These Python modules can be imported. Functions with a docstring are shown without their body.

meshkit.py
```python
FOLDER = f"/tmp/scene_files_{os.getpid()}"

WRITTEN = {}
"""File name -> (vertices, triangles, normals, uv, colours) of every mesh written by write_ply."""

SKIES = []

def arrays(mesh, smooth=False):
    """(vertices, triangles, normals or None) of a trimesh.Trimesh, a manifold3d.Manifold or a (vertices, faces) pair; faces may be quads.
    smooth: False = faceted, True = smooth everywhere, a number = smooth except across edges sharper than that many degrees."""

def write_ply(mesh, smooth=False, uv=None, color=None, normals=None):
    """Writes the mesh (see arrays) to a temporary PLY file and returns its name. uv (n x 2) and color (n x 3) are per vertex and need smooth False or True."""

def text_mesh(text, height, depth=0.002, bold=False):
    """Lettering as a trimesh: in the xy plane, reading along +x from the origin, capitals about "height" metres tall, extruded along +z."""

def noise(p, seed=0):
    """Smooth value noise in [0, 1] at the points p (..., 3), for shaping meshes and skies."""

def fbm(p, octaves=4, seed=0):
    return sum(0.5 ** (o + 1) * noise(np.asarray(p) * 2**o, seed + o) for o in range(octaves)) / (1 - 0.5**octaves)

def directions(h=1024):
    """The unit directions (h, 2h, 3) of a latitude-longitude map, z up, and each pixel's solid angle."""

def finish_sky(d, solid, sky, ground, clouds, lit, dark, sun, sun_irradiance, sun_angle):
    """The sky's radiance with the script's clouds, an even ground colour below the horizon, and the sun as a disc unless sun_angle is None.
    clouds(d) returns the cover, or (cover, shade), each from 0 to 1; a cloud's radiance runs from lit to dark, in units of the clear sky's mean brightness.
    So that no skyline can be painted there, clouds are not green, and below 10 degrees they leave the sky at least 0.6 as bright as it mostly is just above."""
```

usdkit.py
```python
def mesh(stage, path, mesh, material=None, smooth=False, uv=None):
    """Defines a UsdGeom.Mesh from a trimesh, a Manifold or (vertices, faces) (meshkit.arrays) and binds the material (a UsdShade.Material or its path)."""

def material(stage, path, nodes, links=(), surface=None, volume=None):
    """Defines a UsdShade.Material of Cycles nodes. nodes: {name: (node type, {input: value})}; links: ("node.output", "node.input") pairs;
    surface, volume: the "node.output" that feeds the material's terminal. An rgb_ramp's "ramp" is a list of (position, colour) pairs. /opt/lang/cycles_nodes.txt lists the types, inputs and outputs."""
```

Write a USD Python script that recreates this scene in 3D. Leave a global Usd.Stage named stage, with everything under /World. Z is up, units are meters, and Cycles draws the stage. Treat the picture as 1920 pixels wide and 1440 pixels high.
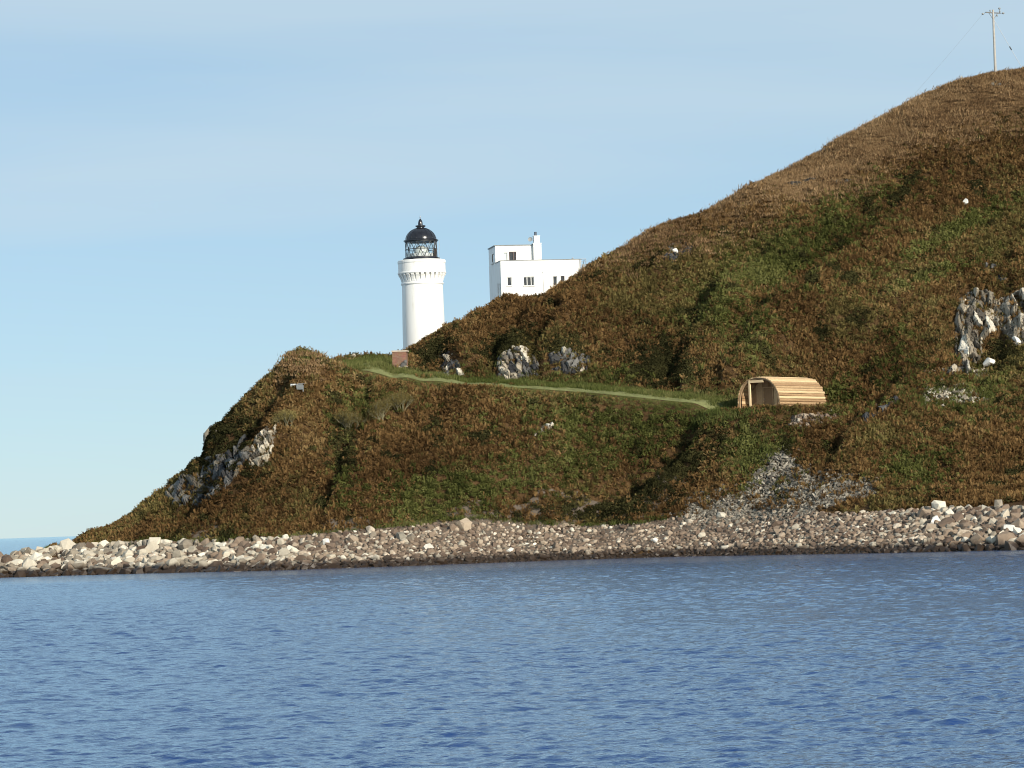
import math, numpy as np, trimesh, usdkit, meshkit
from pxr import Usd, UsdGeom, UsdLux, UsdShade, Gf, Sdf, Vt
from scipy.interpolate import RBFInterpolator, RectBivariateSpline, RegularGridInterpolator

stage = Usd.Stage.CreateInMemory()
UsdGeom.SetStageUpAxis(stage, 'Z'); UsdGeom.SetStageMetersPerUnit(stage, 1.0)
UsdGeom.Xform.Define(stage, '/World'); UsdGeom.Scope.Define(stage, '/World/Looks')
pi = math.pi
rng = np.random.default_rng(7)

# ------------------------------------------------------------------ camera
CAM = np.array([0.0, 0.0, 3.4]); F = 6000.0
PITCH, ROLL = math.radians(2.46), math.radians(1.9)
fw = np.array([0, math.cos(PITCH), math.sin(PITCH)]); up0 = np.array([0, -math.sin(PITCH), math.cos(PITCH)]); r0 = np.array([1.0, 0, 0])
RT = math.cos(ROLL) * r0 - math.sin(ROLL) * up0; UP = math.sin(ROLL) * r0 + math.cos(ROLL) * up0
cam = UsdGeom.Camera.Define(stage, '/World/camera')
cam.CreateHorizontalApertureAttr(36.0); cam.CreateVerticalApertureAttr(27.0); cam.CreateFocalLengthAttr(F / 1920 * 36.0)
cam.CreateClippingRangeAttr(Gf.Vec2f(0.5, 100000))
cam.AddTransformOp().Set(Gf.Matrix4d(*RT, 0, *UP, 0, *(-fw), 0, *CAM, 1))
cam.CreateExposureAttr(0.4)

# ------------------------------------------------------------------ sky and sun
SUN_EL, SUN_AZ = math.radians(22), math.radians(146)     # azimuth = atan2(x, y) towards the sun: behind the camera, to the right
SUN = np.array([math.sin(SUN_AZ) * math.cos(SUN_EL), math.cos(SUN_AZ) * math.cos(SUN_EL), math.sin(SUN_EL)])
sky_mat = usdkit.material(stage, '/World/Looks/sky', {
    'sky': ('sky_texture', {'sky_type': 'single_scattering', 'sun_disc': False, 'sun_elevation': SUN_EL, 'sun_rotation': SUN_AZ, 'altitude': 0.0, 'air_density': 0.75, 'aerosol_density': 0.1, 'ozone_density': 3.5}),
    'tc': ('texture_coordinate', {}), 'z': ('separate_xyz', {}),
    'thin': ('map_range', {'from_min': 0.3, 'from_max': 0.85, 'to_min': 0.62, 'to_max': 0.22, 'clamp': True}),      # thin high haze, thicker towards the horizon
    'hz': ('mix', {'mix_type': 'mix', 'color2': (3.85, 5.4, 6.25)}),
    'map': ('mapping', {'rotation': (0, math.radians(8), 0), 'scale': (1.3, 1.3, 11.0), 'location': (5.2, 0.0, 0.9)}),
    'n1': ('noise_texture', {'scale': 1.5, 'detail': 5.0, 'roughness': 0.42, 'distortion': 0.25}),
    'r1': ('rgb_ramp', {'ramp': [(0.0, (0, 0, 0)), (0.38, (0, 0, 0)), (0.55, (.75, .75, .75)), (0.75, (1, 1, 1))]}),
    'amt': ('math', {'math_type': 'multiply', 'value2': 0.72}),
    'cl': ('mix', {'mix_type': 'mix', 'color2': (4.95, 6.1, 6.85)}),
    'bg': ('background_shader', {'strength': 0.09}),
}, [('tc.generated', 'map.vector'), ('tc.generated', 'z.vector'), ('z.z', 'thin.value'), ('thin.result', 'hz.fac'), ('sky.color', 'hz.color1'), ('map.vector', 'n1.vector'), ('n1.fac', 'r1.fac'), ('r1.color', 'amt.value1'), ('amt.value', 'cl.fac'), ('hz.color', 'cl.color1'), ('cl.color', 'bg.color')], surface='bg.background')
dome = UsdLux.DomeLight.Define(stage, '/World/sky'); dome.CreateIntensityAttr(1.0)
UsdShade.MaterialBindingAPI.Apply(dome.GetPrim()).Bind(sky_mat)
sun = UsdLux.DistantLight.Define(stage, '/World/sun')
sun.CreateIntensityAttr(1.2); sun.CreateAngleAttr(0.5); sun.CreateColorAttr(Gf.Vec3f(1.0, 0.93, 0.8)); sun.CreateNormalizeAttr(True)
sx = np.cross([0, 0, 1.0], SUN); sx /= np.linalg.norm(sx); sy = np.cross(SUN, sx)
sun.AddTransformOp().Set(Gf.Matrix4d(*sx, 0, *sy, 0, *SUN, 0, 0, 0, 100, 1))

# ------------------------------------------------------------------ projection helpers (a pixel of the 1920 x 1440 photograph and a distance give a point)
def ray(px, py):
    return fw + RT * ((px - 960) / F) - UP * ((py - 720) / F)
def at(px, py, Y):
    d = ray(px, py); return CAM + d * (Y / d[1])
def project(p):
    d = np.asarray(p, float) - CAM; w = d @ fw
    return 960 + F * (d @ RT) / w, 720 - F * (d @ UP) / w
def on_sea(px, py):
    d = ray(px, py); return CAM - d * (CAM[2] / d[2])

# ------------------------------------------------------------------ prim helpers
used = {}
def numbered(parent, name):
    k = (parent, name); n = used.get(k, -1) + 1; used[k] = n
    return f'{parent}/{name}' + (f'_{n:03d}' if n else '')
def tag(prim, label=None, cat=None, group=None, kind=None):
    prim = prim.GetPrim() if hasattr(prim, 'GetPrim') else prim
    for k, v in (('label', label), ('category', cat), ('group', group), ('kind', kind)):
        if v: prim.SetCustomDataByKey(k, v)
    return prim
def pth(o): return '/World' if o is None else str(o.GetPath())
def thing(name, label, cat, loc=(0, 0, 0), rotz=0, group=None, kind=None):
    x = UsdGeom.Xform.Define(stage, numbered('/World', name)); x.AddTranslateOp().Set(Gf.Vec3d(*map(float, loc)))
    if rotz: x.AddRotateZOp().Set(math.degrees(rotz))
    return tag(x, label, cat, group, kind)
def obj(name, mesh, mat, parent=None, smooth=False, label=None):
    m = usdkit.mesh(stage, numbered(pth(parent), name), mesh, mat, smooth=smooth)
    if label: m.GetPrim().SetCustomDataByKey('label', label)
    return m.GetPrim()
def M(name, nodes, links, surface='p.BSDF'): return usdkit.material(stage, '/World/Looks/' + name, nodes, links, surface=surface)
def cat(ms): return trimesh.util.concatenate(ms)
def box(x0, x1, y0, y1, z0, z1):
    m = trimesh.creation.box([x1 - x0, y1 - y0, z1 - z0]); m.apply_translation([(x0 + x1) / 2, (y0 + y1) / 2, (z0 + z1) / 2]); return m
def rev(profile, sections=48):
    return trimesh.creation.revolve(np.array(profile, float), sections=sections)
def bar(a, b, r, sides=8):
    return trimesh.creation.cylinder(radius=r, segment=[a, b], sections=sides)
def fb(x, y, s, seed, octv=4):
    x = np.asarray(x, float); return meshkit.fbm(np.stack([x * s, np.asarray(y, float) * s, np.full_like(x, seed * 7.3)], -1), octv, seed) - 0.5

# ------------------------------------------------------------------ materials
def simple(name, col, rough=0.7, var=0.25, scale=3.0, bump=0.0, metallic=0.0, spec=0.5, bscale=20.0):
    n = {'g': ('geometry', {}), 'n': ('noise_texture', {'scale': scale, 'detail': 4.0, 'roughness': 0.6}),
         'r': ('rgb_ramp', {'ramp': [(0.25, tuple(c * (1 - var) for c in col)), (0.75, tuple(min(1, c * (1 + var)) for c in col))]}),
         'p': ('principled_bsdf', {'roughness': rough, 'metallic': metallic, 'specular_ior_level': spec})}
    l = [('g.position', 'n.vector'), ('n.fac', 'r.fac'), ('r.color', 'p.base_color')]
    if bump:
        n['n2'] = ('noise_texture', {'scale': bscale, 'detail': 3.0}); n['b'] = ('bump', {'strength': bump, 'distance': 0.02})
        l += [('g.position', 'n2.vector'), ('n2.fac', 'b.height'), ('b.normal', 'p.normal')]
    return M(name, n, l)
def foliage(name, cols, trans=0.2, scale=0.35):
    return M(name, {'nb': ('noise_texture', {'scale': 0.09, 'detail': 2.0}), 'ab': ('math', {'math_type': 'multiply_add', 'value2': 1.0, 'value3': -0.5}), 'ac': ('math', {'math_type': 'add'}), 'g': ('geometry', {}), 'oi': ('object_info', {}), 'n': ('noise_texture', {'scale': scale, 'detail': 3.0}),
        'v': ('white_noise_texture', {'dimensions': '1D'}),
        'a': ('math', {'math_type': 'multiply_add', 'value2': 0.5}), 'r': ('rgb_ramp', {'ramp': cols}),
        's': ('math', {'math_type': 'multiply', 'value2': 0.5}), 
        'd': ('diffuse_bsdf', {}), 't': ('translucent_bsdf', {}), 'm': ('mix_closure', {'fac': trans})},
        [('g.position', 'n.vector'), ('oi.random', 'v.w'), ('v.value', 's.value1'), ('n.fac', 'a.value1'), ('s.value', 'a.value3'), ('g.position', 'nb.vector'), ('nb.fac', 'ab.value1'), ('a.value', 'ac.value1'), ('ab.value', 'ac.value2'), ('ac.value', 'r.fac'), ('r.color', 'd.color'), ('r.color', 't.color'), ('d.BSDF', 'm.closure1'), ('t.BSDF', 'm.closure2')], surface='m.closure')
RUST = foliage('bracken_rust', [(0.2, (0.0774, 0.0433, 0.0187)), (0.45, (0.145, 0.0835, 0.0341)), (0.7, (0.2127, 0.1289, 0.0528)), (0.95, (0.29, 0.2007, 0.0881))])
OLIVE = foliage('bracken_olive', [(0.2, (0.0711, 0.0547, 0.0209)), (0.5, (0.1367, 0.1072, 0.0385)), (0.8, (0.2188, 0.175, 0.0659))])
GREEN = foliage('bramble_green', [(0.2, (0.0385, 0.0432, 0.0126)), (0.5, (0.0819, 0.0864, 0.0244)), (0.8, (0.1445, 0.1426, 0.047))])
GRASS = foliage('verge_grass', [(0.2, (.06, .075, .02)), (0.5, (.105, .12, .036)), (0.8, (.18, .175, .065))], 0.25)
HEATH = foliage('heather', [(0.2, (0.1386, 0.0826, 0.042)), (0.5, (0.2288, 0.144, 0.0726)), (0.8, (0.3373, 0.2241, 0.119))], 0.2)
SHADE_LEAF = foliage('ivy', [(0.2, (.014, .014, .006)), (0.8, (.05, .046, .018))], 0.15)  # near-black leaf colour that paints in the shade of gullies and hollows
TWIG = simple('willow_twigs', (.15, .13, .07), 0.8, 0.3)
SOIL = M('hillside_ground', {'g': ('geometry', {}), 'n': ('noise_texture', {'scale': 0.3, 'detail': 6.0, 'roughness': 0.65}), 'n2': ('noise_texture', {'scale': 4.0, 'detail': 4.0}),
    'x': ('math', {'math_type': 'multiply_add', 'value2': 0.45}), 'x0': ('math', {'math_type': 'multiply', 'value2': 0.55}),
    'r': ('rgb_ramp', {'ramp': [(0.25, (.018, .012, .006)), (0.45, (.05, .028, .012)), (0.6, (.085, .05, .022)), (0.8, (.10, .075, .03))]}),
    'b': ('bump', {'strength': 0.6, 'distance': 0.15}), 'p': ('principled_bsdf', {'roughness': 0.95, 'specular_ior_level': 0.1})},
    [('g.position', 'n.vector'), ('g.position', 'n2.vector'), ('n.fac', 'x0.value1'), ('n2.fac', 'x.value1'), ('x0.value', 'x.value3'), ('x.value', 'r.fac'), ('n2.fac', 'b.height'), ('b.normal', 'p.normal'), ('r.color', 'p.base_color')])
PATHM = simple('path_gravel', (.165, .17, .07), 0.95, 0.4, 1.3, 0.5, spec=0.1)
def stone_mat(name, cols, tide=True):
    n = {'g': ('geometry', {}), 'oi': ('object_info', {}), 'v': ('white_noise_texture', {'dimensions': '1D'}),
         'n': ('noise_texture', {'scale': 5.0, 'detail': 5.0, 'roughness': 0.65}), 'a': ('math', {'math_type': 'multiply_add', 'value2': 0.3}), 's': ('math', {'math_type': 'multiply', 'value2': 0.8}),
         'r': ('rgb_ramp', {'ramp': cols}), 'z': ('separate_xyz', {}), 'nz': ('noise_texture', {'scale': 1.3, 'detail': 3.0}),
         'za': ('math', {'math_type': 'multiply_add', 'value2': -0.9}), 'mr': ('map_range', {'from_min': 0.02, 'from_max': 0.45, 'to_min': 1.0, 'to_max': 0.0, 'clamp': True}),
         'mx': ('mix', {'mix_type': 'mix', 'color2': (.03, .019, .012)}), 'rg': ('map_range', {'from_min': 0.0, 'from_max': 1.0, 'to_min': 0.85, 'to_max': 0.45}),
         'b': ('bump', {'strength': 0.4, 'distance': 0.04}), 'p': ('principled_bsdf', {'roughness': 0.85, 'specular_ior_level': 0.25})}
    l = [('g.position', 'n.vector'), ('oi.random', 'v.w'), ('v.value', 's.value1'), ('n.fac', 'a.value1'), ('s.value', 'a.value3'), ('a.value', 'r.fac'), ('n.fac', 'b.height'), ('b.normal', 'p.normal'), ('r.color', 'mx.color1'), ('mx.color', 'p.base_color')]
    if tide:
        l += [('g.position', 'z.vector'), ('g.position', 'nz.vector'), ('nz.fac', 'za.value1'), ('z.z', 'za.value3'), ('za.value', 'mr.value'), ('mr.result', 'mx.fac'), ('mr.result', 'rg.value'), ('rg.result', 'p.roughness')]
    else: n['mx'][1]['fac'] = 0.0
    return M(name, n, l)
PALE = stone_mat('stone_pale', [(0.1, (.13, .105, .08)), (0.4, (.27, .23, .175)), (0.7, (.42, .37, .29)), (1.0, (.64, .59, .49))])
PINK = stone_mat('stone_pink', [(0.1, (.075, .05, .036)), (0.4, (.145, .103, .074)), (0.7, (.225, .168, .12)), (0.9, (.34, .27, .2)), (1.0, (.62, .55, .45))])
GREY = stone_mat('stone_grey', [(0.1, (.05, .043, .036)), (0.4, (.115, .1, .08)), (0.7, (.185, .165, .13)), (1.0, (.34, .3, .24))], tide=False)
CLIFF = stone_mat('rock_cliff', [(0.1, (.06, .051, .041)), (0.45, (.14, .12, .09)), (0.75, (.25, .21, .155)), (1.0, (.42, .36, .27))], tide=False)
DARKROCK = stone_mat('rock_dark', [(0.1, (.022, .022, .024)), (0.5, (.06, .058, .056)), (1.0, (.15, .142, .13))], tide=False)
WHITEST = simple('white_quartz', (.6, .57, .51), 0.75, 0.15, 6.0, 0.3)
BEACHG = stone_mat('beach_bed', [(0.1, (.04, .03, .022)), (0.5, (.09, .07, .053)), (1.0, (.18, .145, .11))])
WHITE = M('white_paint', {'g': ('geometry', {}), 'mp': ('mapping', {'scale': (2.5, 2.5, 0.35)}), 'n': ('noise_texture', {'scale': 1.0, 'detail': 6.0, 'roughness': 0.7}),
    'r': ('rgb_ramp', {'ramp': [(0.25, (.58, .55, .48)), (0.42, (.73, .715, .68)), (1.0, (.79, .785, .76))]}), 'n2': ('noise_texture', {'scale': 9.0, 'detail': 3.0}), 'b': ('bump', {'strength': 0.25, 'distance': 0.03}), 'p': ('principled_bsdf', {'roughness': 0.75, 'specular_ior_level': 0.2})},
    [('g.position', 'mp.vector'), ('mp.vector', 'n.vector'), ('n.fac', 'r.fac'), ('r.color', 'p.base_color'), ('g.position', 'n2.vector'), ('n2.fac', 'b.height'), ('b.normal', 'p.normal')])
BLACK = simple('black_gloss_paint', (.012, .012, .016), 0.22, 0.2, 5.0, 0.0, spec=0.6)
IRON = simple('dark_iron', (.03, .032, .036), 0.45, 0.3)
BROWNF = simple('brown_window_frame', (.09, .04, .025), 0.5, 0.2)
WFRAME = simple('white_window_frame', (.75, .74, .7), 0.5, 0.05)
DARKIN = simple('dark_interior', (.025, .018, .014), 0.9, 0.2)
CURT = simple('pale_blind', (.58, .58, .56), 0.8, 0.1)
LEAD = simple('grey_roof_edge', (.20, .205, .20), 0.7, 0.15)
GREYW = simple('grey_weathered_board', (.24, .25, .25), 0.8, 0.25, 8.0)
GALV = simple('galvanised_steel', (.32, .34, .36), 0.5, 0.1)
POLE = simple('weathered_pole', (.33, .31, .28), 0.8, 0.2, 4.0)
LENS = M('lamp_lens', {'p': ('principled_bsdf', {'base_color': (.8, .82, .76), 'roughness': 0.12, 'transmission_weight': 0.35, 'ior': 1.5})}, [])
GLASS = M('window_glass', {'f': ('layer_weight', {'blend': 0.5}), 'pw': ('math', {'math_type': 'power', 'value2': 3.0}), 'fa': ('math', {'math_type': 'multiply_add', 'value2': 0.6, 'value3': 0.04}), 't': ('transparent_bsdf', {'color': (.97, .98, .98)}), 'g': ('glossy_bsdf', {'roughness': 0.03, 'color': (1, 1, 1)}), 'm': ('mix_closure', {})},
    [('f.facing', 'pw.value1'), ('pw.value', 'fa.value1'), ('fa.value', 'm.fac'), ('t.BSDF', 'm.closure1'), ('g.BSDF', 'm.closure2')], surface='m.closure')
BRICKM = M('red_brick', {'g': ('geometry', {}), 'br': ('brick_texture', {'color1': (.19, .085, .05), 'color2': (.26, .13, .08), 'mortar': (.32, .25, .2), 'scale': 4.2, 'mortar_size': 0.012}), 'sx': ('separate_xyz', {}), 'cx': ('combine_xyz', {}), 'ad': ('math', {'math_type': 'add'}),
    'n': ('noise_texture', {'scale': 2.5, 'detail': 4.0}), 'mx': ('mix', {'mix_type': 'multiply', 'fac': 0.5}), 'p': ('principled_bsdf', {'roughness': 0.9})},
    [('g.position', 'sx.vector'), ('sx.x', 'ad.value1'), ('sx.y', 'ad.value2'), ('ad.value', 'cx.x'), ('sx.z', 'cx.y'), ('cx.vector', 'br.vector'), ('g.position', 'n.vector'), ('br.color', 'mx.color1'), ('n.color', 'mx.color2'), ('mx.color', 'p.base_color')])
def wood(name, c0, c1):
    return M(name, {'tc': ('texture_coordinate', {}), 'oi': ('object_info', {}), 'mp': ('mapping', {'scale': (12.0, 2.4, 12.0)}), 'n': ('noise_texture', {'scale': 1.6, 'detail': 5.0, 'roughness': 0.6, 'distortion': 1.0}),
        'a': ('math', {'math_type': 'multiply_add', 'value2': 0.9}), 's': ('math', {'math_type': 'multiply_add', 'value2': 0.6, 'value3': -0.27}), 'r': ('rgb_ramp', {'ramp': [(0.25, c0), (0.75, c1)]}), 'p': ('principled_bsdf', {'roughness': 0.75, 'specular_ior_level': 0.2})},
        [('tc.object', 'mp.vector'), ('mp.vector', 'n.vector'), ('oi.random', 's.value1'), ('n.fac', 'a.value1'), ('s.value', 'a.value3'), ('a.value', 'r.fac'), ('r.color', 'p.base_color')])
LARCH = wood('fresh_larch', (.27, .165, .085), (.60, .435, .25))
LARCHW = wood('pale_larch', (.48, .33, .17), (.66, .50, .30))
LARCHD = wood('brown_larch', (.2, .12, .06), (.36, .24, .135))
WATER = M('sea_water', {'g': ('geometry', {}), 'm1': ('mapping', {'scale': (0.8, 1.3, 1.0)}), 'n1': ('noise_texture', {'scale': 3.6, 'detail': 4.0, 'roughness': 0.55}),
    'b': ('bump', {'strength': 1.0, 'distance': 0.09}), 'lw': ('layer_weight', {'blend': 0.5}), 'pw': ('math', {'math_type': 'power', 'value2': 2.1}), 'fa': ('math', {'math_type': 'multiply_add', 'value2': 0.94, 'value3': 0.03}),
    'd': ('diffuse_bsdf', {'color': (.006, .03, .125)}), 'gl': ('glossy_bsdf', {'color': (.84, .96, 1.0), 'roughness': 0.13}), 'mx': ('mix_closure', {})},
    [('g.position', 'm1.vector'), ('m1.vector', 'n1.vector'), ('n1.fac', 'b.height'), ('b.normal', 'gl.normal'), ('b.normal', 'lw.normal'), ('lw.facing', 'pw.value1'), ('pw.value', 'fa.value1'), ('fa.value', 'mx.fac'), ('d.BSDF', 'mx.closure1'), ('gl.BSDF', 'mx.closure2')], surface='mx.closure')

# ------------------------------------------------------------------ sea: one sheet to the horizon with real waves, finer near the boat
def build_sea():
    ys = [14.0]
    while ys[-1] < 300: ys.append(ys[-1] * (1.0015 if ys[-1] > 36 else 1.008))
    while ys[-1] < 60000: ys.append(ys[-1] * 1.06)
    ys = np.array(ys)
    u = np.concatenate([-np.geomspace(2.2, 0.182, 30), np.arange(-0.175, 0.1751, 0.0009), np.geomspace(0.182, 2.2, 30)])
    Yg = np.repeat(ys[:, None], len(u), 1); Xg = Yg * u[None]
    dl = Yg * 0.00135
    dl[:, :31] = dl[:, -31:] = 1e9
    dl = np.where(Yg > 300, 1e9, dl)
    Z = np.zeros_like(Xg); DX = np.zeros_like(Xg); DY = np.zeros_like(Xg)
    r = np.random.default_rng(3)
    wx, wy = Xg + 1.1 * fb(Xg, Yg, 0.12, 5, 2), Yg + 1.1 * fb(Xg, Yg, 0.12, 6, 2)
    gust = 0.75 + 1.0 * fb(Xg, Yg * 0.6, 0.06, 9, 3)
    shore = np.clip((262 - Yg) / 45, 0.06, 1)
    lams = 0.16 * (1.35 / 0.16) ** r.random(80); amps = lams ** 0.9; amps *= 0.29 / np.sqrt(np.sum((amps * 2 * pi / lams) ** 2) / 2)
    for lam, amp in zip(lams, amps):
        th = pi / 2 + r.normal(0, 0.62)            # mostly travelling along the line of sight
        kx, ky = 2 * pi / lam * math.cos(th), 2 * pi / lam * math.sin(th)
        fade = np.clip((lam / dl - 1.6) / 1.6, 0, 1) * amp * gust * shore
        ph = kx * wx + ky * wy + r.random() * 2 * pi
        Z += fade * np.sin(ph); c = fade * np.cos(ph); DX += c * kx; DY += c * ky
    V = np.stack([Xg, Yg, Z], -1).reshape(-1, 3)
    N = np.stack([-DX, -DY, np.ones_like(Z)], -1); N /= np.linalg.norm(N, axis=-1, keepdims=True)
    nr, nc = Xg.shape
    i, j = np.meshgrid(np.arange(nr - 1), np.arange(nc - 1), indexing='ij'); a = (i * nc + j).ravel()
    faces = np.vstack([np.stack([a, a + 1, a + nc + 1], 1), np.stack([a, a + nc + 1, a + nc], 1)])
    m = usdkit.mesh(stage, numbered('/World', 'sea'), (V, faces), WATER)
    m.CreateNormalsAttr(Vt.Vec3fArray.FromNumpy(N.reshape(-1, 3).astype(np.float32))); m.SetNormalsInterpolation('vertex')
    tag(m, 'rippled blue sea between the boat and the stony shore', kind='structure')
build_sea()

# ------------------------------------------------------------------ terrain
WL = [(-200, 1090), (0, 1083), (200, 1077), (500, 1070), (800, 1060), (1100, 1049), (1300, 1043), (1600, 1038), (1920, 1031), (2150, 1026)]
WLP = np.array([on_sea(*p) for p in WL]); 
def shore_y(x): return np.interp(x, WLP[:, 0], WLP[:, 1])
ctrl = [tuple(p) for p in WLP]
for p in WLP: ctrl.append((p[0], p[1] - 12, -2.2))
def C(px, py, Y): ctrl.append(tuple(at(px, py, Y)))
# top of the beach
for px, py, dY in [(-200, 1056, 8), (0, 1051, 8), (120, 1031, 9), (200, 1026, 9), (300, 1020, 10), (400, 1018, 11), (500, 1014, 11), (640, 1001, 11), (800, 986, 11), (900, 977, 11), (980, 985, 11), (1100, 990, 10), (1200, 985, 11), (1280, 972, 12), (1400, 962, 13), (1600, 965, 13), (1750, 957, 14), (1920, 955, 14), (2100, 950, 14)]:
    C(px, py, float(shore_y(at(px, py, 270)[0])) + dY)
# nose of the headland and the bank below the path
for t in [(120, 1022, 290), (205, 985, 291), (300, 918, 293), (400, 800, 295), (480, 718, 297), (556, 658, 299), (640, 672, 302),
          (300, 960, 287), (400, 940, 287), (400, 870, 291), (480, 950, 284), (480, 860, 289), (480, 780, 293), (556, 940, 282), (556, 850, 288), (556, 750, 294),
          (640, 930, 282), (640, 840, 288), (640, 750, 294), (760, 920, 282), (760, 820, 289), (760, 750, 293.5), (900, 900, 281), (900, 800, 288.5), (900, 745, 292),
          (1020, 900, 282), (1020, 800, 288), (1130, 900, 282.5), (1130, 810, 287.5), (1250, 900, 280), (1250, 820, 285), (1380, 900, 277), (1380, 830, 282),
          (1480, 880, 275), (1480, 820, 279), (1600, 880, 271), (1600, 800, 279), (1750, 880, 270), (1750, 800, 277), (1900, 880, 269), (1900, 800, 276),
          (700, 697, 298), (760, 708, 297), (860, 719, 295), (1000, 728, 293), (1130, 738, 291), (1250, 750, 289), (1380, 764, 286),
          (700, 689, 302), (760, 702, 301), (860, 713, 299), (1000, 721, 297), (1130, 730, 295), (1250, 742, 293), (1380, 755, 291),
          (1420, 775, 282.5), (1500, 777, 281.5), (1560, 776, 281.5), (1440, 766, 290), (1560, 766, 289),
          # hillside above the path
          (900, 650, 305), (1000, 660, 304), (1100, 640, 304), (1250, 660, 302), (1400, 660, 300), (1550, 690, 295), (1700, 720, 288), (1850, 740, 283),
          (1100, 570, 310), (1250, 560, 311), (1400, 560, 309), (1550, 560, 306), (1700, 600, 300), (1850, 600, 298), (1990, 650, 292),
          (1250, 480, 317), (1400, 460, 318), (1550, 450, 316), (1700, 450, 313), (1850, 480, 309), (1550, 360, 323), (1700, 330, 324), (1850, 350, 320), (1700, 250, 329), (1850, 250, 328), (2000, 300, 323), (2000, 480, 309)]: C(*t)
SIL = [(120, 1026), (160, 1003), (205, 985), (240, 962), (270, 940), (300, 918), (325, 895), (360, 868), (385, 845), (392, 815), (420, 782), (455, 750), (490, 712), (520, 685), (545, 660), (560, 653), (580, 655), (620, 671), (645, 668), (665, 662), (700, 664), (733, 668), (762, 655), (800, 630), (835, 611), (870, 592), (900, 577), (935, 559), (960, 554), (990, 556), (1012, 555), (1035, 543), (1060, 528), (1085, 512), (1100, 500), (1150, 470), (1190, 446), (1230, 424), (1265, 411), (1300, 401), (1345, 384), (1400, 350), (1440, 330), (1480, 315), (1510, 296), (1560, 266), (1620, 235), (1690, 197), (1750, 167), (1790, 150), (1830, 141), (1870, 134), (1920, 128), (2050, 100)]
SIL = np.array(SIL, float)
RIDGE_Y = [(120, 290), (556, 299), (640, 302), (700, 306), (762, 305), (900, 313), (1000, 315), (1100, 320), (1300, 325), (1500, 329), (1920, 338), (2050, 340)]
RY = np.array(RIDGE_Y, float)
for px in [762, 830, 900, 960, 1010, 1060, 1100, 1160, 1230, 1300, 1400, 1500, 1600, 1700, 1800, 1920, 2050]:
    C(px, np.interp(px, SIL[:, 0], SIL[:, 1]) + 6, np.interp(px, RY[:, 0], RY[:, 1]))
for px, py, Y in [(640, 668, 308), (700, 668, 309), (735, 672, 308)]: C(px, py, Y)
# ground behind the skyline
for x, y, z in [(at(790, 600, 316)[0], 316, 18.6), (at(790, 600, 324)[0], 324, 17.5), (at(730, 600, 318)[0], 318, 17.0), (at(1000, 560, 325)[0], 325, 24.6), (at(930, 560, 322)[0], 322, 23.6), (at(1000, 560, 334)[0], 334, 23.5), (at(1080, 560, 328)[0], 328, 26.5),
                (-12, 345, 12), (6, 350, 19), (-30, 312, 11), (-36, 305, 7), (-42, 300, 3), (-46, 296, 0.6), (-25, 330, 6), (25, 350, 31), (45, 356, 40), (60, 350, 48), (75, 345, 54), (75, 300, 24), (75, 320, 38), (75, 275, 11),
                (-70, 300, -2), (-60, 320, -3), (-40, 350, -3), (0, 400, -3), (40, 410, 10), (75, 400, 30), (-75, 430, -4), (0, 440, -4), (75, 440, 5), (-75, 270, -3), (-75, 285, -2.5), (-58, 290, 0.6), (-56, 300, -1.5)]: ctrl.append((x, y, z))
ctrl = np.array(ctrl, float)
GX = np.concatenate([np.arange(-75, -48, 1.0), np.arange(-48, 48, 0.28), np.arange(48, 76, 1.0)])
GY = np.concatenate([np.arange(236, 345, 0.28), np.arange(345, 441, 1.6)])
cx, cy = np.arange(-76, 77.1, 1.5), np.arange(234, 443.1, 1.5)
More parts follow.
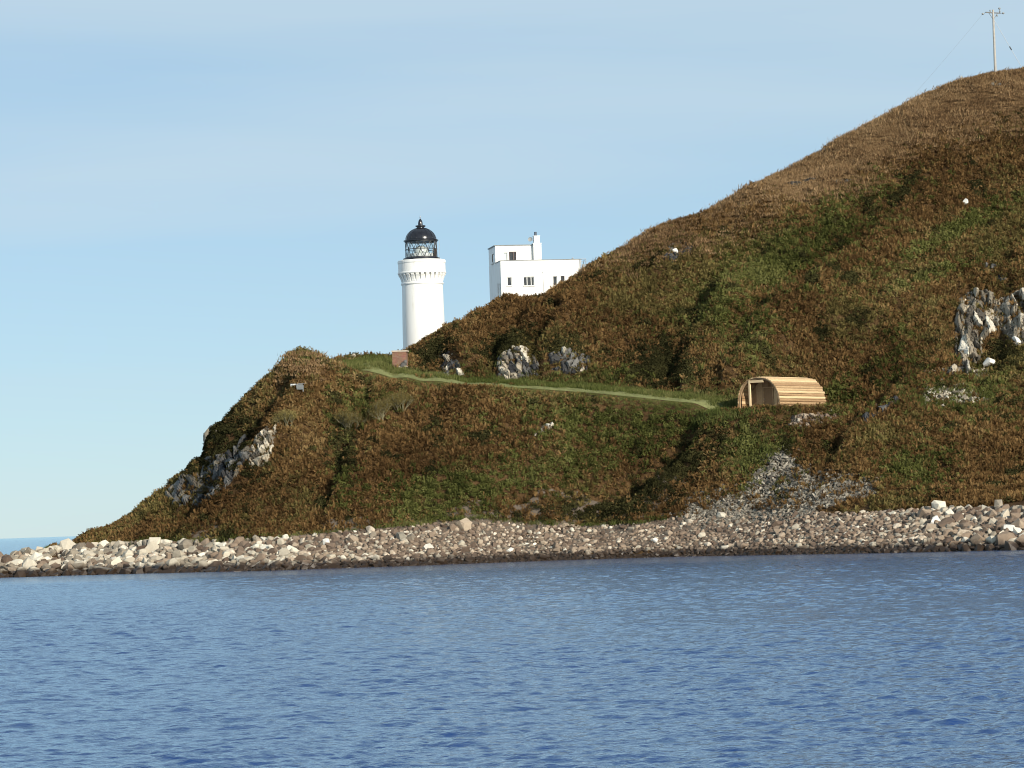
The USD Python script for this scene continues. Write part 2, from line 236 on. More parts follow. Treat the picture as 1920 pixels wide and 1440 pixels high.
rb = RBFInterpolator(ctrl[:, :2], ctrl[:, 2], kernel='linear', smoothing=0.3)
q = np.stack(np.meshgrid(cx, cy, indexing='ij'), -1).reshape(-1, 2)
CZ = rb(q).reshape(len(cx), len(cy))
H = RectBivariateSpline(cx, cy, CZ)(GX, GY)
XX, YY = np.meshgrid(GX, GY, indexing='ij')
def silhouette_fix(H, n=4):
    for _ in range(n):
        px, py = project(np.stack([XX, YY, H + 0.25], -1))
        keep = (YY > 262) & (px > 100) & (px < 2040)
        b = ((px - 100) / 10).astype(int); nb = 195
        best = np.full(nb, 1e9); np.minimum.at(best, np.clip(b[keep], 0, nb - 1), py[keep])
        centres = 105 + 10 * np.arange(nb); want = np.interp(centres, SIL[:, 0], SIL[:, 1])
        err = np.where(best < 1e8, best - want, 0); err = np.clip(err, -60, 60)
        err = np.convolve(np.pad(err, 1, mode='edge'), [.25, .5, .25], 'valid')
        ry = np.interp(px, RY[:, 0], RY[:, 1])
        w = np.exp(-((YY - ry) / np.where(YY > ry, 60.0, 9.0)) ** 2)
        H = H + np.interp(px, centres, err, left=0, right=err[-1]) * ry / F * w * 0.9 * (px > 100)
    return H, float(np.abs(err[5:185]).mean())
def height_fn(H): return RegularGridInterpolator((GX, GY), H, bounds_error=False, fill_value=-3.0)
def ground(px, py, h=None):
    """The point of the land that the photograph shows at this pixel."""
    f = h or HF; d = ray(px, py); Y = np.arange(240, 430, 0.25); P = CAM + d * (Y / d[1])[:, None]
    below = np.nonzero(P[:, 2] < f(P[:, :2]))[0]
    return P[below[0]] if len(below) else at(px, py, 300)
H, _ = silhouette_fix(H)
HF = height_fn(H)
# hummocks, gullies and ribs: a polyline down the slope, raised to its right and cut away on its left
def rib(line, amp, wl=2.0, wr=5.0, edge=1.0):
    global H
    P = np.array([ground(*p)[:2] for p in line]); D = np.full(XX.shape, 1e9); S = np.zeros_like(XX)
    for a, b in zip(P[:-1], P[1:]):
        if a[1] < b[1]: a, b = b, a            # downhill, so that the left hand is +x
        t = b - a; L2 = t @ t; k = np.clip(((XX - a[0]) * t[0] + (YY - a[1]) * t[1]) / L2, 0, 1)
        ex, ey = XX - a[0] - k * t[0], YY - a[1] - k * t[1]; d = np.hypot(ex, ey); s = np.sign(t[0] * ey - t[1] * ex)
        m = d < D; D = np.where(m, d, D); S = np.where(m, s, S)
    sd = D * S + 2.2 * fb(XX, YY, 0.35, 17, 3)                                   # positive on the right of the picture
    up = 0.5 + 0.5 * np.tanh(sd / edge)
    H = H + amp * (up * np.exp(-np.maximum(sd, 0) / wr) - 0.6 * (1 - up) * np.exp(-np.maximum(-sd, 0) / wl)) * np.exp(-np.maximum(D - wr * 2, 0))
RIBS = [([(1690, 405), (1600, 480), (1510, 555)], 1.5), ([(1500, 565), (1440, 605), (1395, 670), (1370, 715)], 2.0, 2.5, 5.0, 1.5), ([(1335, 820), (1290, 880), (1240, 930), (1195, 980)], 2.8, 2.5, 5.0),
        ([(1335, 600), (1298, 655), (1280, 722)], 2.7, 4.0, 4.0, 1.9), ([(870, 605), (850, 655), (848, 695)], 2.4), ([(985, 625), (955, 655), (940, 690)], 2.3, 2.0, 3.0),
        ([(540, 765), (505, 820), (455, 890)], 3.2, 3.5, 3.5), ([(690, 770), (668, 840), (640, 905)], 1.8, 1.6, 3.0), ([(1900, 520), (1895, 600), (1890, 660)], 1.2, 2.0, 3.0),
        ([(1050, 620), (1030, 660), (1020, 695)], 2.0, 1.8, 2.5), ([(1680, 740), (1620, 790), (1590, 830)], 1.3, 1.5, 3.0), ([(1060, 750), (1030, 790), (1000, 815)], 0.9, 1.2, 2.0), ([(1440, 470), (1330, 560), (1240, 640)], 1.0, 1.5, 4.0), ([(1265, 445), (1250, 470), (1235, 490)], 1.0, 1.0, 1.5), ([(1850, 440), (1760, 500), (1700, 545)], 1.0, 1.5, 3.0)]
for r_ in RIBS: rib(r_[0], r_[1] * 1.35, *r_[2:])
# noise relief on the land only
rise = np.clip((H - 2.5) / 3, 0, 1)
H = H + rise * (1.5 * fb(XX, YY, 0.11, 11, 4) + 0.9 * fb(XX, YY, 0.42, 12, 3) + 0.75 * fb(XX, YY, 0.95, 14, 2) * np.clip((52 - H) / 16, .25, 1)) + (H > -1) * 0.35 * fb(XX, YY, 0.5, 13, 3)
# level benches: the path, the terrace of the cabin
def bench(line, half, soft, tilt=0.0):
    global H
    P = np.array([at(px, py, Y) for px, py, Y in line]); D = np.full(XX.shape, 1e9); Zt = np.zeros_like(XX)
    for a, b in zip(P[:-1], P[1:]):
        t = (b - a)[:2]; k = np.clip(((XX - a[0]) * t[0] + (YY - a[1]) * t[1]) / (t @ t), 0, 1)
        d = np.hypot(XX - a[0] - k * t[0], YY - a[1] - k * t[1]); m = d < D; D = np.where(m, d, D); Zt = np.where(m, a[2] + k * (b[2] - a[2]) + tilt * np.clip(YY - a[1] - k * t[1], -3, 3), Zt)
    w = 1 - np.clip((D - half) / soft, 0, 1); w = w * w * (3 - 2 * w); H = H * (1 - w) + Zt * w
PATH = [(715, 686, 306), (692, 688, 303.5), (684, 691, 301.5), (700, 697, 299.8), (750, 706, 298.5), (860, 716.5, 297), (1000, 725, 295), (1130, 734.5, 293), (1250, 747, 291), (1390, 760, 288.5)]
bench(PATH, 1.9, 2.5, 0.2)
CABIN_Y = 285.5
bench([(1405, 772, CABIN_Y), (1470, 772, 286.0), (1540, 772, 286.0)], 3.0, 3.0)
H, sil_err = silhouette_fix(H, 5)
HF = height_fn(H)
print('silhouette error px', sil_err)
def grid_mesh(H):
    nr, nc = H.shape; i, j = np.meshgrid(np.arange(nr - 1), np.arange(nc - 1), indexing='ij'); a = (i * nc + j).ravel()
    return np.stack([XX, YY, H], -1).reshape(-1, 3), np.vstack([np.stack([a, a + nc, a + nc + 1], 1), np.stack([a, a + nc + 1, a + 1], 1)])
hill = obj('hillside', grid_mesh(H), SOIL, smooth=True); tag(hill, 'steep island hillside of earth under bracken and heather', kind='structure')
gz = np.gradient(H, GX, GY); NORM = np.stack([-gz[0], -gz[1], np.ones_like(H)], -1); NORM /= np.linalg.norm(NORM, axis=-1, keepdims=True)
NF = [RegularGridInterpolator((GX, GY), NORM[..., k], bounds_error=False, fill_value=0.0) for k in range(3)]
def hz(x, y): return HF(np.stack([np.asarray(x, float), np.asarray(y, float)], -1))
VEG_Y = None
BT = np.array([(px, py) for px, py in [(-200, 1056), (0, 1049), (120, 1031), (200, 1026), (300, 1020), (400, 1018), (500, 1014), (640, 1001), (800, 986), (900, 977), (980, 985), (1100, 990), (1200, 985), (1280, 972), (1400, 962), (1600, 965), (1750, 957), (1920, 955), (2100, 950)]], float)

# path: two worn tracks of pale grit on a level bench
def build_path():
    P = np.array([at(px, py, Y) for px, py, Y in PATH]); s = np.concatenate([[0], np.cumsum(np.linalg.norm(np.diff(P[:, :2], axis=0), axis=1))])
    t = np.linspace(0, s[-1], 150); c = np.stack([np.interp(t, s, P[:, k]) for k in range(3)], 1)
    for _ in range(3): c[1:-1] = (c[:-2] + c[1:-1] * 2 + c[2:]) / 4
    d = np.gradient(c[:, :2], axis=0); d /= np.linalg.norm(d, axis=1, keepdims=True); nrm = np.stack([-d[:, 1], d[:, 0]], 1)
    offs = np.linspace(-1.15, 1.15, 9); V = []
    for o in offs:
        wob = o * (1 + 0.25 * fb(t, np.full_like(t, o), 0.5, 31, 2)); p = c[:, :2] + nrm * wob[:, None]
        V.append(np.stack([p[:, 0], p[:, 1], hz(p[:, 0], p[:, 1]) + 0.035 + 0.03 * (1 - abs(o) / 1.15)], 1))
    V = np.array(V); nr, nc = V.shape[:2]; i, j = np.meshgrid(np.arange(nr - 1), np.arange(nc - 1), indexing='ij'); a = (i * nc + j).ravel()
    f = np.vstack([np.stack([a, a + nc + 1, a + nc], 1), np.stack([a, a + 1, a + nc + 1], 1)])
    m = trimesh.Trimesh(V.reshape(-1, 3), f, process=False)
    if m.face_normals[:, 2].mean() < 0: m.invert()
    tag(obj('path', m, PATHM, smooth=True), 'pale gritty track running along the hillside to the cabin', kind='structure')
build_path()

# ------------------------------------------------------------------ stones
def stone_mesh(r, n=16, flat=(1, 1, .7), jag=0.25):
    d = r.normal(size=(n, 3)); d /= np.linalg.norm(d, axis=1, keepdims=True)
    p = d * (1 + jag * (r.random((n, 1)) * 2 - 1)) * np.array(flat)
    return trimesh.Trimesh(p, process=False).convex_hull
def turned(m, scale, r, loc, tilt=0.5):
    m = m.copy(); m.apply_scale(scale); m.apply_transform(trimesh.transformations.euler_matrix(r.normal(0, tilt), r.normal(0, tilt), r.random() * 2 * pi)); m.apply_translation(loc); return m
def quat(r, n, tilt):
    yaw = r.random(n) * 2 * pi; tx = r.normal(0, tilt, n); ty = r.normal(0, tilt, n)
    cy_, sy_, cx_, sx_, cz_, sz_ = np.cos(ty / 2), np.sin(ty / 2), np.cos(tx / 2), np.sin(tx / 2), np.cos(yaw / 2), np.sin(yaw / 2)
    return np.stack([cx_ * cy_ * cz_ + sx_ * sy_ * sz_, sx_ * cy_ * cz_ - cx_ * sy_ * sz_, cx_ * sy_ * cz_ + sx_ * cy_ * sz_, cx_ * cy_ * sz_ - sx_ * sy_ * cz_], 1)
def instancer(path, protos, pos, idx, q, sc):
    """A PointInstancer of the meshes protos: (mesh, material)."""
    pin = UsdGeom.PointInstancer.Define(stage, path); rel = pin.CreatePrototypesRel()
    for k, (m, mat) in enumerate(protos):
        p = usdkit.mesh(stage, f'{path}/kinds/kind_{k:03d}', m, mat); rel.AddTarget(p.GetPath())
    UsdGeom.Scope.Define(stage, f'{path}/kinds')
    pin.CreatePositionsAttr(Vt.Vec3fArray.FromNumpy(np.asarray(pos, np.float32))); pin.CreateProtoIndicesAttr(Vt.IntArray.FromNumpy(np.asarray(idx, np.int32)))
    pin.CreateOrientationsAttr(Vt.QuathArray([Gf.Quath(float(a), float(b), float(c), float(d)) for a, b, c, d in q]))
    sc = np.asarray(sc, float); sc = np.repeat(sc[:, None], 3, 1) if sc.ndim == 1 else sc
    pin.CreateScalesAttr(Vt.Vec3fArray.FromNumpy(sc.astype(np.float32)))
    return pin
def noise01(x, y, s, seed): return np.clip(fb(x, y, s, seed, 3) * 1.6 + 0.5, 0, 1)
beach_top = lambda px: np.interp(px, BT[:, 0], BT[:, 1])
def scatter(n, x0, x1, y0, y1, r):
    x = r.uniform(x0, x1, n); y = r.uniform(y0, y1, n); z = hz(x, y); p = np.stack([x, y, z], 1); px, py = project(p); return p, px, py

beach = thing('beach', None, None, kind='structure')
tag(beach, 'long beach of pale and pinkish stones with a dark wet edge', kind='structure')
def beach_bed():
    xs = np.arange(-72, 72, 0.5); V = []
    for k, t in enumerate(np.linspace(-0.15, 1.06, 14)):
        y0 = shore_y(xs); y1 = y0 + 11.5
        y = y0 + t * (y1 - y0); V.append(np.stack([xs, y, hz(xs, y) + 0.05 + 0.1 * fb(xs, y, 1.3, 41, 3)], 1))
    V = np.array(V); nr, nc = V.shape[:2]; i, j = np.meshgrid(np.arange(nr - 1), np.arange(nc - 1), indexing='ij'); a = (i * nc + j).ravel()
    obj('shingle_bed', (V.reshape(-1, 3), np.vstack([np.stack([a, a + 1, a + nc + 1], 1), np.stack([a, a + nc + 1, a + nc], 1)])), BEACHG, beach, smooth=True)
beach_bed()
def stones():
    r = np.random.default_rng(21)
    protos = [stone_mesh(r, int(r.integers(16, 25)), (1, r.uniform(.6, 1), r.uniform(.5, .85)), 0.15) for _ in range(10)]
    p, px, py = scatter(90000, -60, 56, 240, 300, r); p[:, 1] = shore_y(p[:, 0]) + r.uniform(-1.2, 15, len(p)); p[:, 2] = hz(p[:, 0], p[:, 1]); px, py = project(p)
    inb = (py > beach_top(px) - 2) & (p[:, 2] > -0.25) & (p[:, 1] > shore_y(p[:, 0]) - 1.0) & (p[:, 2] < 5.5)
    p, px, py = p[inb], px[inb], py[inb]
    # size by place along the shore: big pale blocks to the left, small grit in the middle, boulders to the right
    base = np.interp(px, [0, 350, 560, 900, 1200, 1650, 1800, 1920], [.3, .285, .215, .165, .155, .17, .25, .28])
    wet = p[:, 2] < 0.9
    size = base * np.exp(r.normal(-.05, .36, len(p))); size = np.where(wet, np.maximum(size, .17) * 1.1, size)
    # keep them from piling up
    keep = []; cells = {}
    for k in np.argsort(-size):
        c = (int(p[k, 0] / .5), int(p[k, 1] / .5)); ok = True
        for a in (-1, 0, 1):
            for b in (-1, 0, 1):
                for o in cells.get((c[0] + a, c[1] + b), ()):
                    if (p[o, 0] - p[k, 0]) ** 2 + (p[o, 1] - p[k, 1]) ** 2 < (0.72 * (size[o] + size[k])) ** 2 * .55: ok = False; break
                if not ok: break
            if not ok: break
        if ok: cells.setdefault(c, []).append(k); keep.append(k)
    keep = np.array(keep); p, px, py, size = p[keep], px[keep], py[keep], size[keep]
    vis = (px > 0) & (px < 1920)
    palep = np.interp(px, [0, 380, 620, 900, 1250, 1600, 1800, 1920], [.8, .68, .28, .08, .1, .14, .3, .36])
    pale = r.random(len(p)) < palep
    order = np.argsort(-(size * vis)); big = order[:300]; rest = order[300:]
    for k in big:
        m = turned(protos[int(r.integers(10))], size[k], r, p[k] + [0, 0, size[k] * .12])
        obj('stone', m, PALE if pale[k] else PINK, beach)
    idx = r.integers(0, 10, len(rest)) + np.where(pale[rest], 0, 10)
    pos = p[rest] + np.stack([0 * size[rest], 0 * size[rest], size[rest] * .1], 1)
    pin = instancer('/World/beach/shingle', [(m, PALE) for m in protos] + [(m, PINK) for m in protos], pos, idx, quat(r, len(rest), .5), size[rest])
    tag(pin, kind='stuff')
    print('beach stones', len(p))
stones()
def boulders():
    r = np.random.default_rng(5)
    L = [(1762, 950, 1.05, PALE, 'tall pointed pale boulder, highest on the right end of the beach'), (1782, 962, .75, PALE, 'rounded pale boulder just right of the tall pointed one'), (1803, 958, .7, PALE, 'pointed cream boulder between the rounded boulders at the beach top'),
         (1798, 975, .95, PINK, 'broad pinkish boulder below the pointed cream one'), (1752, 978, .8, WHITEST, 'white angular boulder lying below the tall pointed boulder'), (1862, 962, .85, PINK, 'smooth tan boulder alone at the right top of the beach'),
         (1892, 992, .8, WHITEST, 'white slab boulder low down near the right edge of the beach'), (1834, 1014, .9, PINK, 'reddish boulder in the wet stones on the right'), (1715, 966, .7, GREY, 'dark grey boulder left of the tall pointed boulder'), (1862, 978, .6, PALE, 'cream boulder just below the smooth tan boulder'), (1735, 1015, .6, PALE, 'pale upright boulder above the waterline on the right'),
         (868, 985, 1.0, PINK, 'large grey-pink boulder on the hump of the beach below the bracken'), (848, 990, .7, PINK, 'smaller rounded boulder left of the large one on the beach hump'), (770, 1008, .75, PALE, 'orange-cream square boulder on the left side of the beach hump'), (752, 1006, .8, GREY, 'grey flat boulder beside the orange-cream one'), (805, 1025, .7, WHITEST, 'white triangular boulder in the middle of the shingle'),
         (610, 1016, .7, WHITEST, 'round white boulder at the grassy top of the beach'), (1230, 1012, .55, WHITEST, 'white sliver of rock in the brown shingle'), (958, 1030, .55, WHITEST, 'white jagged rock above the dark wet stones'), (362, 1032, .8, PALE, 'large cream boulder among the pale stones on the left'), (345, 1046, .75, PALE, 'cream boulder at the foot of the pale bank of stones'), (52, 1038, .9, PALE, 'leaning tan slab on the spit at the far left')]
    for px, py, s, mat, lab in L:
        g = ground(px, py + 6); m = stone_mesh(r, 15, (.75, .65, .62 if s < .9 else .75), .18)
        m = turned(m, s, r, (0, 0, 0), .25); o = obj('boulder', m, mat); UsdGeom.Xformable(o).AddTranslateOp().Set(Gf.Vec3d(*map(float, g + [0, 0, s * .25])))
        tag(o, lab, 'boulder')
    for px, py, s, lab in [(1810, 380, .55, 'bright white boulder alone high in the brown bracken on the right'), (1266, 470, .42, 'small white upright rock beside a dark hollow below the skyline'), (1853, 683, .75, 'white quartz boulder in greenery at the foot of the tall rock face'), (662, 668, .42, 'pale pitted boulder on the grassy crest left of the brick pier'), (1905, 640, .6, 'white lump of rock at the right edge of the picture')]:
        g = ground(px, py + 4); m = turned(stone_mesh(r, 16, (.8, .6, .8), .2), s, r, (0, 0, 0), .2); o = obj('boulder', m, PALE if py == 668 else WHITEST); UsdGeom.Xformable(o).AddTranslateOp().Set(Gf.Vec3d(*map(float, g + [0, -.3, s * .35])))
        tag(o, lab, 'boulder')
boulders()

# ------------------------------------------------------------------ rock outcrops: each a thing made of angular blocks
def ground_many(px, py):
    px, py = np.asarray(px, float), np.asarray(py, float); d = fw + RT * ((px - 960) / F)[:, None] - UP * ((py - 720) / F)[:, None]; d = d / d[:, 1:2]
    Y = np.full(len(px), 420.0); done = np.zeros(len(px), bool)
    for y in np.arange(245, 400, 0.3):
        P = CAM + d * y; hit = ~done & (P[:, 2] < hz(P[:, 0], P[:, 1])); Y[hit] = y; done |= hit
        if done.all(): break
    return CAM + d * Y[:, None]
def outcrop(label, polys, cell, mat, seed, alt=None, proud=0.5, keep=0.85, aspect=1.5, altp=.35):
    """A fractured face of rock standing out of the slope inside the outlines polys (pixels of the photograph); every block between cracks is a part."""
    from scipy.spatial import cKDTree
    from shapely.geometry import Polygon
    from shapely import contains_xy, distance, points
    r = np.random.default_rng(seed); t = None; step = 2.0
    for poly in polys:
        P = Polygon(poly).buffer(3.0); x0, y0, x1, y1 = P.bounds; xs, ys = np.arange(x0, x1 + step, step), np.arange(y0, y1 + step, step)
        gx, gy = np.meshgrid(xs, ys, indexing='ij'); shp = gx.shape; gx, gy = gx.ravel(), gy.ravel()
        gx = gx + r.normal(0, .25 * step, gx.shape); gy = gy + r.normal(0, .25 * step, gy.shape)
        base = ground_many(gx, gy); sc = base[:, 1] / F
        ins = contains_xy(P, gx, gy); dist = distance(P.exterior, points(gx, gy)) * np.where(ins, 1, -1)
        taper = np.clip((dist + 4 * fb(gx, gy, .08, seed, 2)) / 5, -.4, 1)
        n = max(4, int((x1 - x0) * (y1 - y0) / (cell * cell * aspect) * 1.1)); S = np.stack([r.uniform(x0, x1, n), r.uniform(y0, y1, n)], 1); lean = r.uniform(-.35, .35)
        warp = lambda q: np.stack([(q[:, 0] + lean * (q[:, 1] - y0)) + cell * .9 * fb(q[:, 0], q[:, 1], .5 / cell, seed + 3, 2), q[:, 1] / aspect + cell * .7 * fb(q[:, 0], q[:, 1], .5 / cell, seed + 4, 2)], 1)
        dd, ii = cKDTree(warp(S)).query(warp(np.stack([gx, gy], 1)), k=2); cid = ii[:, 0]; edge = dd[:, 1] - dd[:, 0]
        off = .2 + proud * r.uniform(-.1, 1.5, n); tx, tz = r.normal(-.05, .5, n), r.normal(.2, .3, n)
        lx, lz = (gx - S[cid, 0]) * sc, -(gy - S[cid, 1]) * sc
        push = off[cid] + tx[cid] * lx - tz[cid] * lz + .3 * fb(gx, gy, .07, seed + 5, 2) + .04 * fb(gx, gy, .35, seed + 6, 2) - .35 * np.clip(1 - edge / (.22 * cell), 0, 1)
        push = np.clip(push, .05, 2.6) * np.maximum(taper, 0) + np.minimum(taper, 0) * 1.2 - .12 * (taper < .15)
        V = base + np.outer(push, [0, -.9, .42])
        idx = np.arange(len(gx)).reshape(shp); a, b, c, d = idx[:-1, :-1].ravel(), idx[1:, :-1].ravel(), idx[1:, 1:].ravel(), idx[:-1, 1:].ravel()
        Fq = np.vstack([np.stack([a, d, c], 1), np.stack([a, c, b], 1)]); okf = (dist[Fq] > -4).all(1) & (np.ptp(base[Fq][:, :, 1], axis=1) < 6); Fq = Fq[okf]; own = cid[Fq[:, 0]]
        if t is None: g0 = base[len(base) // 2]; t = thing('rock_outcrop', label, 'rock outcrop', g0)
        for k in np.unique(own):
            fk = Fq[own == k]
            if len(fk) < 3: continue
            u, inv = np.unique(fk, return_inverse=True); mm = trimesh.Trimesh(V[u] - g0, inv.reshape(-1, 3), process=False); mm = max(mm.split(only_watertight=False), key=lambda q: len(q.faces)); obj('rock', mm, alt if alt and r.random() < altp else mat, t)
outcrop('small dark and white outcrop beside the path nearest the lighthouse', [[(818, 676), (832, 656), (848, 662), (860, 682), (872, 706), (845, 706), (822, 702)]], 9, DARKROCK, 51, PALE, .3, altp=.3)
outcrop('widest pale rocky outcrop above the middle of the path', [[(930, 700), (936, 668), (955, 648), (985, 652), (1008, 678), (1010, 706), (985, 706), (960, 712), (938, 714)]], 10, DARKROCK, 52, PALE, .32, altp=.33)
outcrop('grey outcrop with one cream wedge, rightmost of the three by the path', [[(1028, 664), (1050, 656), (1078, 650), (1108, 672), (1100, 698), (1060, 702), (1036, 694)]], 11, DARKROCK, 53, PALE, .3, altp=.16)
outcrop('dark craggy cliff recess on the left nose of the headland', [[(306, 920), (345, 895), (372, 870), (398, 862), (425, 850), (462, 815), (470, 850), (440, 895), (410, 930), (370, 948), (325, 950)], [(385, 850), (384, 815), (396, 800), (408, 810), (396, 845)]], 14, DARKROCK, 54, CLIFF, .45, altp=.3)
outcrop('sunlit rib of pale rocks right of the dark cliff recess', [[(466, 880), (468, 848), (482, 820), (500, 800), (520, 784), (530, 792), (516, 812), (508, 850), (495, 874)]], 10, CLIFF, 55, PALE, .4, altp=.3)
outcrop('tall pale quarried rock face above the cabin at the right edge', [[(1792, 600), (1800, 560), (1822, 546), (1850, 548), (1880, 560), (1925, 540), (1935, 640), (1905, 650), (1880, 622), (1858, 620), (1840, 640), (1842, 668), (1822, 690), (1798, 690), (1790, 650)], [(1770, 705), (1795, 680), (1826, 684), (1822, 702)]], 10, CLIFF, 56, PALE, .6, .97, 2.1, .3)
outcrop('low line of rocks in the bracken above the tall rock face', [[(1828, 492), (1852, 496), (1872, 504), (1890, 528), (1876, 534), (1856, 512)]], 9, CLIFF, 57, DARKROCK, .4, .7)
outcrop('two small rocks in a dark hollow high on the hill near the pole', [[(1858, 160), (1866, 154), (1892, 156), (1892, 164), (1866, 166)]], 8, CLIFF, 58, DARKROCK, .3, .9, .8)
outcrop('thin shelf of grey rock in the heather near the skyline', [[(1466, 346), (1500, 340), (1530, 334), (1530, 340), (1490, 350)], [(1562, 340), (1600, 337), (1600, 342), (1566, 345)]], 8, DARKROCK, 59, CLIFF, .25, .75, .6)
outcrop('slanting grey slab exposed just right of the cabin', [[(1606, 790), (1640, 764), (1690, 738), (1692, 746), (1660, 770), (1625, 792)]], 13, DARKROCK, 60, None, .4, .9, .8)
outcrop('short white ledge of rock in the bracken below the path', [[(1004, 816), (1018, 800), (1042, 790), (1042, 797), (1022, 812)]], 8, PALE, 61, None, .3, .9, .8)
outcrop('jagged rocks around the dark hollow under the skyline', [[(1244, 486), (1254, 462), (1276, 452), (1302, 458), (1304, 474), (1280, 478), (1262, 494)]], 9, DARKROCK, 62, None, .2, .7, 1.2)
outcrop('earthy stone bank under the right end of the cabin', [[(1478, 800), (1486, 780), (1520, 776), (1572, 768), (1572, 778), (1540, 794), (1505, 806)]], 9, PINK, 63, GREY, .2, .85, .8)

def scree(name, label, poly, n, smin, smax, mat, mat2, seed):
    from shapely.geometry import Polygon
    from shapely import contains_xy
    r = np.random.default_rng(seed); P = Polygon(poly); x0, y0, x1, y1 = P.bounds
    A, B = ground(x0, y1), ground(x1, y0); p, px, py = scatter(n * 8, min(A[0], B[0]) - 4, max(A[0], B[0]) + 4, A[1] - 8, B[1] + 8, r)
    k = contains_xy(P.buffer(4), px + r.normal(0, 9, len(px)), py + r.normal(0, 7, len(px))); p = p[k][:n]
    protos = [stone_mesh(r, int(r.integers(9, 14)), (1, r.uniform(.5, .9), r.uniform(.3, .6)), .3) for _ in range(6)]
    s = smin * (smax / smin) ** (r.random(len(p)) ** 1.8)
    pin = instancer('/World/' + name, [(m, mat) for m in protos] + [(m, mat2) for m in protos], p + [0, 0, .05], r.integers(0, 12, len(p)), quat(r, len(p), .7), s)
    tag(pin, label, 'scree', kind='stuff')
    return P
SC1 = scree('scree', 'fan of loose grey stones running down to the beach below the cabin', [(1458, 846), (1478, 842), (1495, 872), (1560, 900), (1640, 905), (1650, 940), (1630, 968), (1450, 965), (1280, 975), (1300, 940), (1390, 925), (1420, 895)], 8500, .1, .36, GREY, GREY, 71)
SC2 = scree('talus', 'patch of broken pale stones below the tall rock face', [(1730, 735), (1770, 722), (1840, 735), (1850, 752), (1810, 762), (1740, 750)], 800, .1, .38, CLIFF, PALE, 72)
SC3 = scree('rubble', 'spill of white rubble at the foot of the tall rock face', [(1720, 700), (1770, 685), (1860, 690), (1850, 712), (1780, 705)], 600, .1, .36, CLIFF, PALE, 73)

# ------------------------------------------------------------------ vegetation
def fronds(r, n, length, droop, width, pinnae):
    V, Fc = [], []
    for k in range(n):
        az = r.random() * 2 * pi; L = length * r.uniform(.65, 1.15); lean = r.uniform(.25, 1.0); dirv = np.array([math.cos(az), math.sin(az), 0]); side = np.array([-math.sin(az), math.cos(az), 0])
        t = np.linspace(0.12, 1, pinnae + 1); hor = L * lean * t * .9; ver = L * (1.1 - .5 * lean) * t - L * droop * lean * t ** 2.4
        sp = dirv * hor[:, None] + np.array([0, 0, 1.0]) * ver[:, None]
        for a in range(pinnae):
            w = width * L * math.sin(pi * (0.15 + .85 * (1 - a / pinnae)) * .9) * r.uniform(.7, 1.1)
            for sgn in (-1, 1):
                tip = (sp[a] + sp[a + 1]) / 2 + side * sgn * w + dirv * w * .35 + [0, 0, -.25 * w + r.normal(0, .02)]
                b = len(V); V += [sp[a], sp[a + 1], tip]; Fc.append([b, b + 1, b + 2] if sgn > 0 else [b + 1, b, b + 2])
    return trimesh.Trimesh(np.array(V), np.array(Fc), process=False)
def blades(r, n, h, spread, w):
    V, Fc = [], []
    for k in range(n):
        b0 = np.array([r.normal(0, spread), r.normal(0, spread), 0]); az = r.random() * 2 * pi; s = np.array([math.cos(az), math.sin(az), 0]) * w * r.uniform(.6, 1.3); hh = h * r.uniform(.5, 1.15)
        tip = b0 + [r.normal(0, .35) * hh, r.normal(0, .35) * hh, hh]; b = len(V); V += [b0 - s, b0 + s, tip]; Fc.append([b, b + 1, b + 2])
    return trimesh.Trimesh(np.array(V), np.array(Fc), process=False)
def dome_leaves(r, n, rad, h, leaf):
    V, Fc = [], []
    for k in range(n):
        d = r.normal(size=3); d[2] = abs(d[2]); d /= np.linalg.norm(d); c = d * np.array([rad, rad, h]) * r.uniform(.6, 1.05); nrm = d + r.normal(0, .5, 3); nrm /= np.linalg.norm(nrm)
        a = np.cross(nrm, r.normal(size=3)); a /= np.linalg.norm(a); b_ = np.cross(nrm, a); s = leaf * r.uniform(.6, 1.3); b = len(V)
        V += [c - a * s, c + b_ * s * .6, c + a * s, c - b_ * s * .6]; Fc += [[b, b + 1, b + 2], [b, b + 2, b + 3]]
    return trimesh.Trimesh(np.array(V), np.array(Fc), process=False)
def blob(px, py, cx_, cy_, sx_, sy_, ang=0):
    c, s = math.cos(math.radians(ang)), math.sin(math.radians(ang)); dx, dy = px - cx_, py - cy_; u, v = dx * c + dy * s, -dx * s + dy * c
    return np.exp(-(u / sx_) ** 2 - (v / sy_) ** 2)
def path_dist(p):
    P = np.array([at(px, py, Y)[:2] for px, py, Y in PATH]); D = np.full(len(p), 1e9)
    for a, b in zip(P[:-1], P[1:]):
        t = b - a; k = np.clip(((p[:, 0] - a[0]) * t[0] + (p[:, 1] - a[1]) * t[1]) / (t @ t), 0, 1); D = np.minimum(D, np.hypot(p[:, 0] - a[0] - k * t[0], p[:, 1] - a[1] - k * t[1]))
    return D
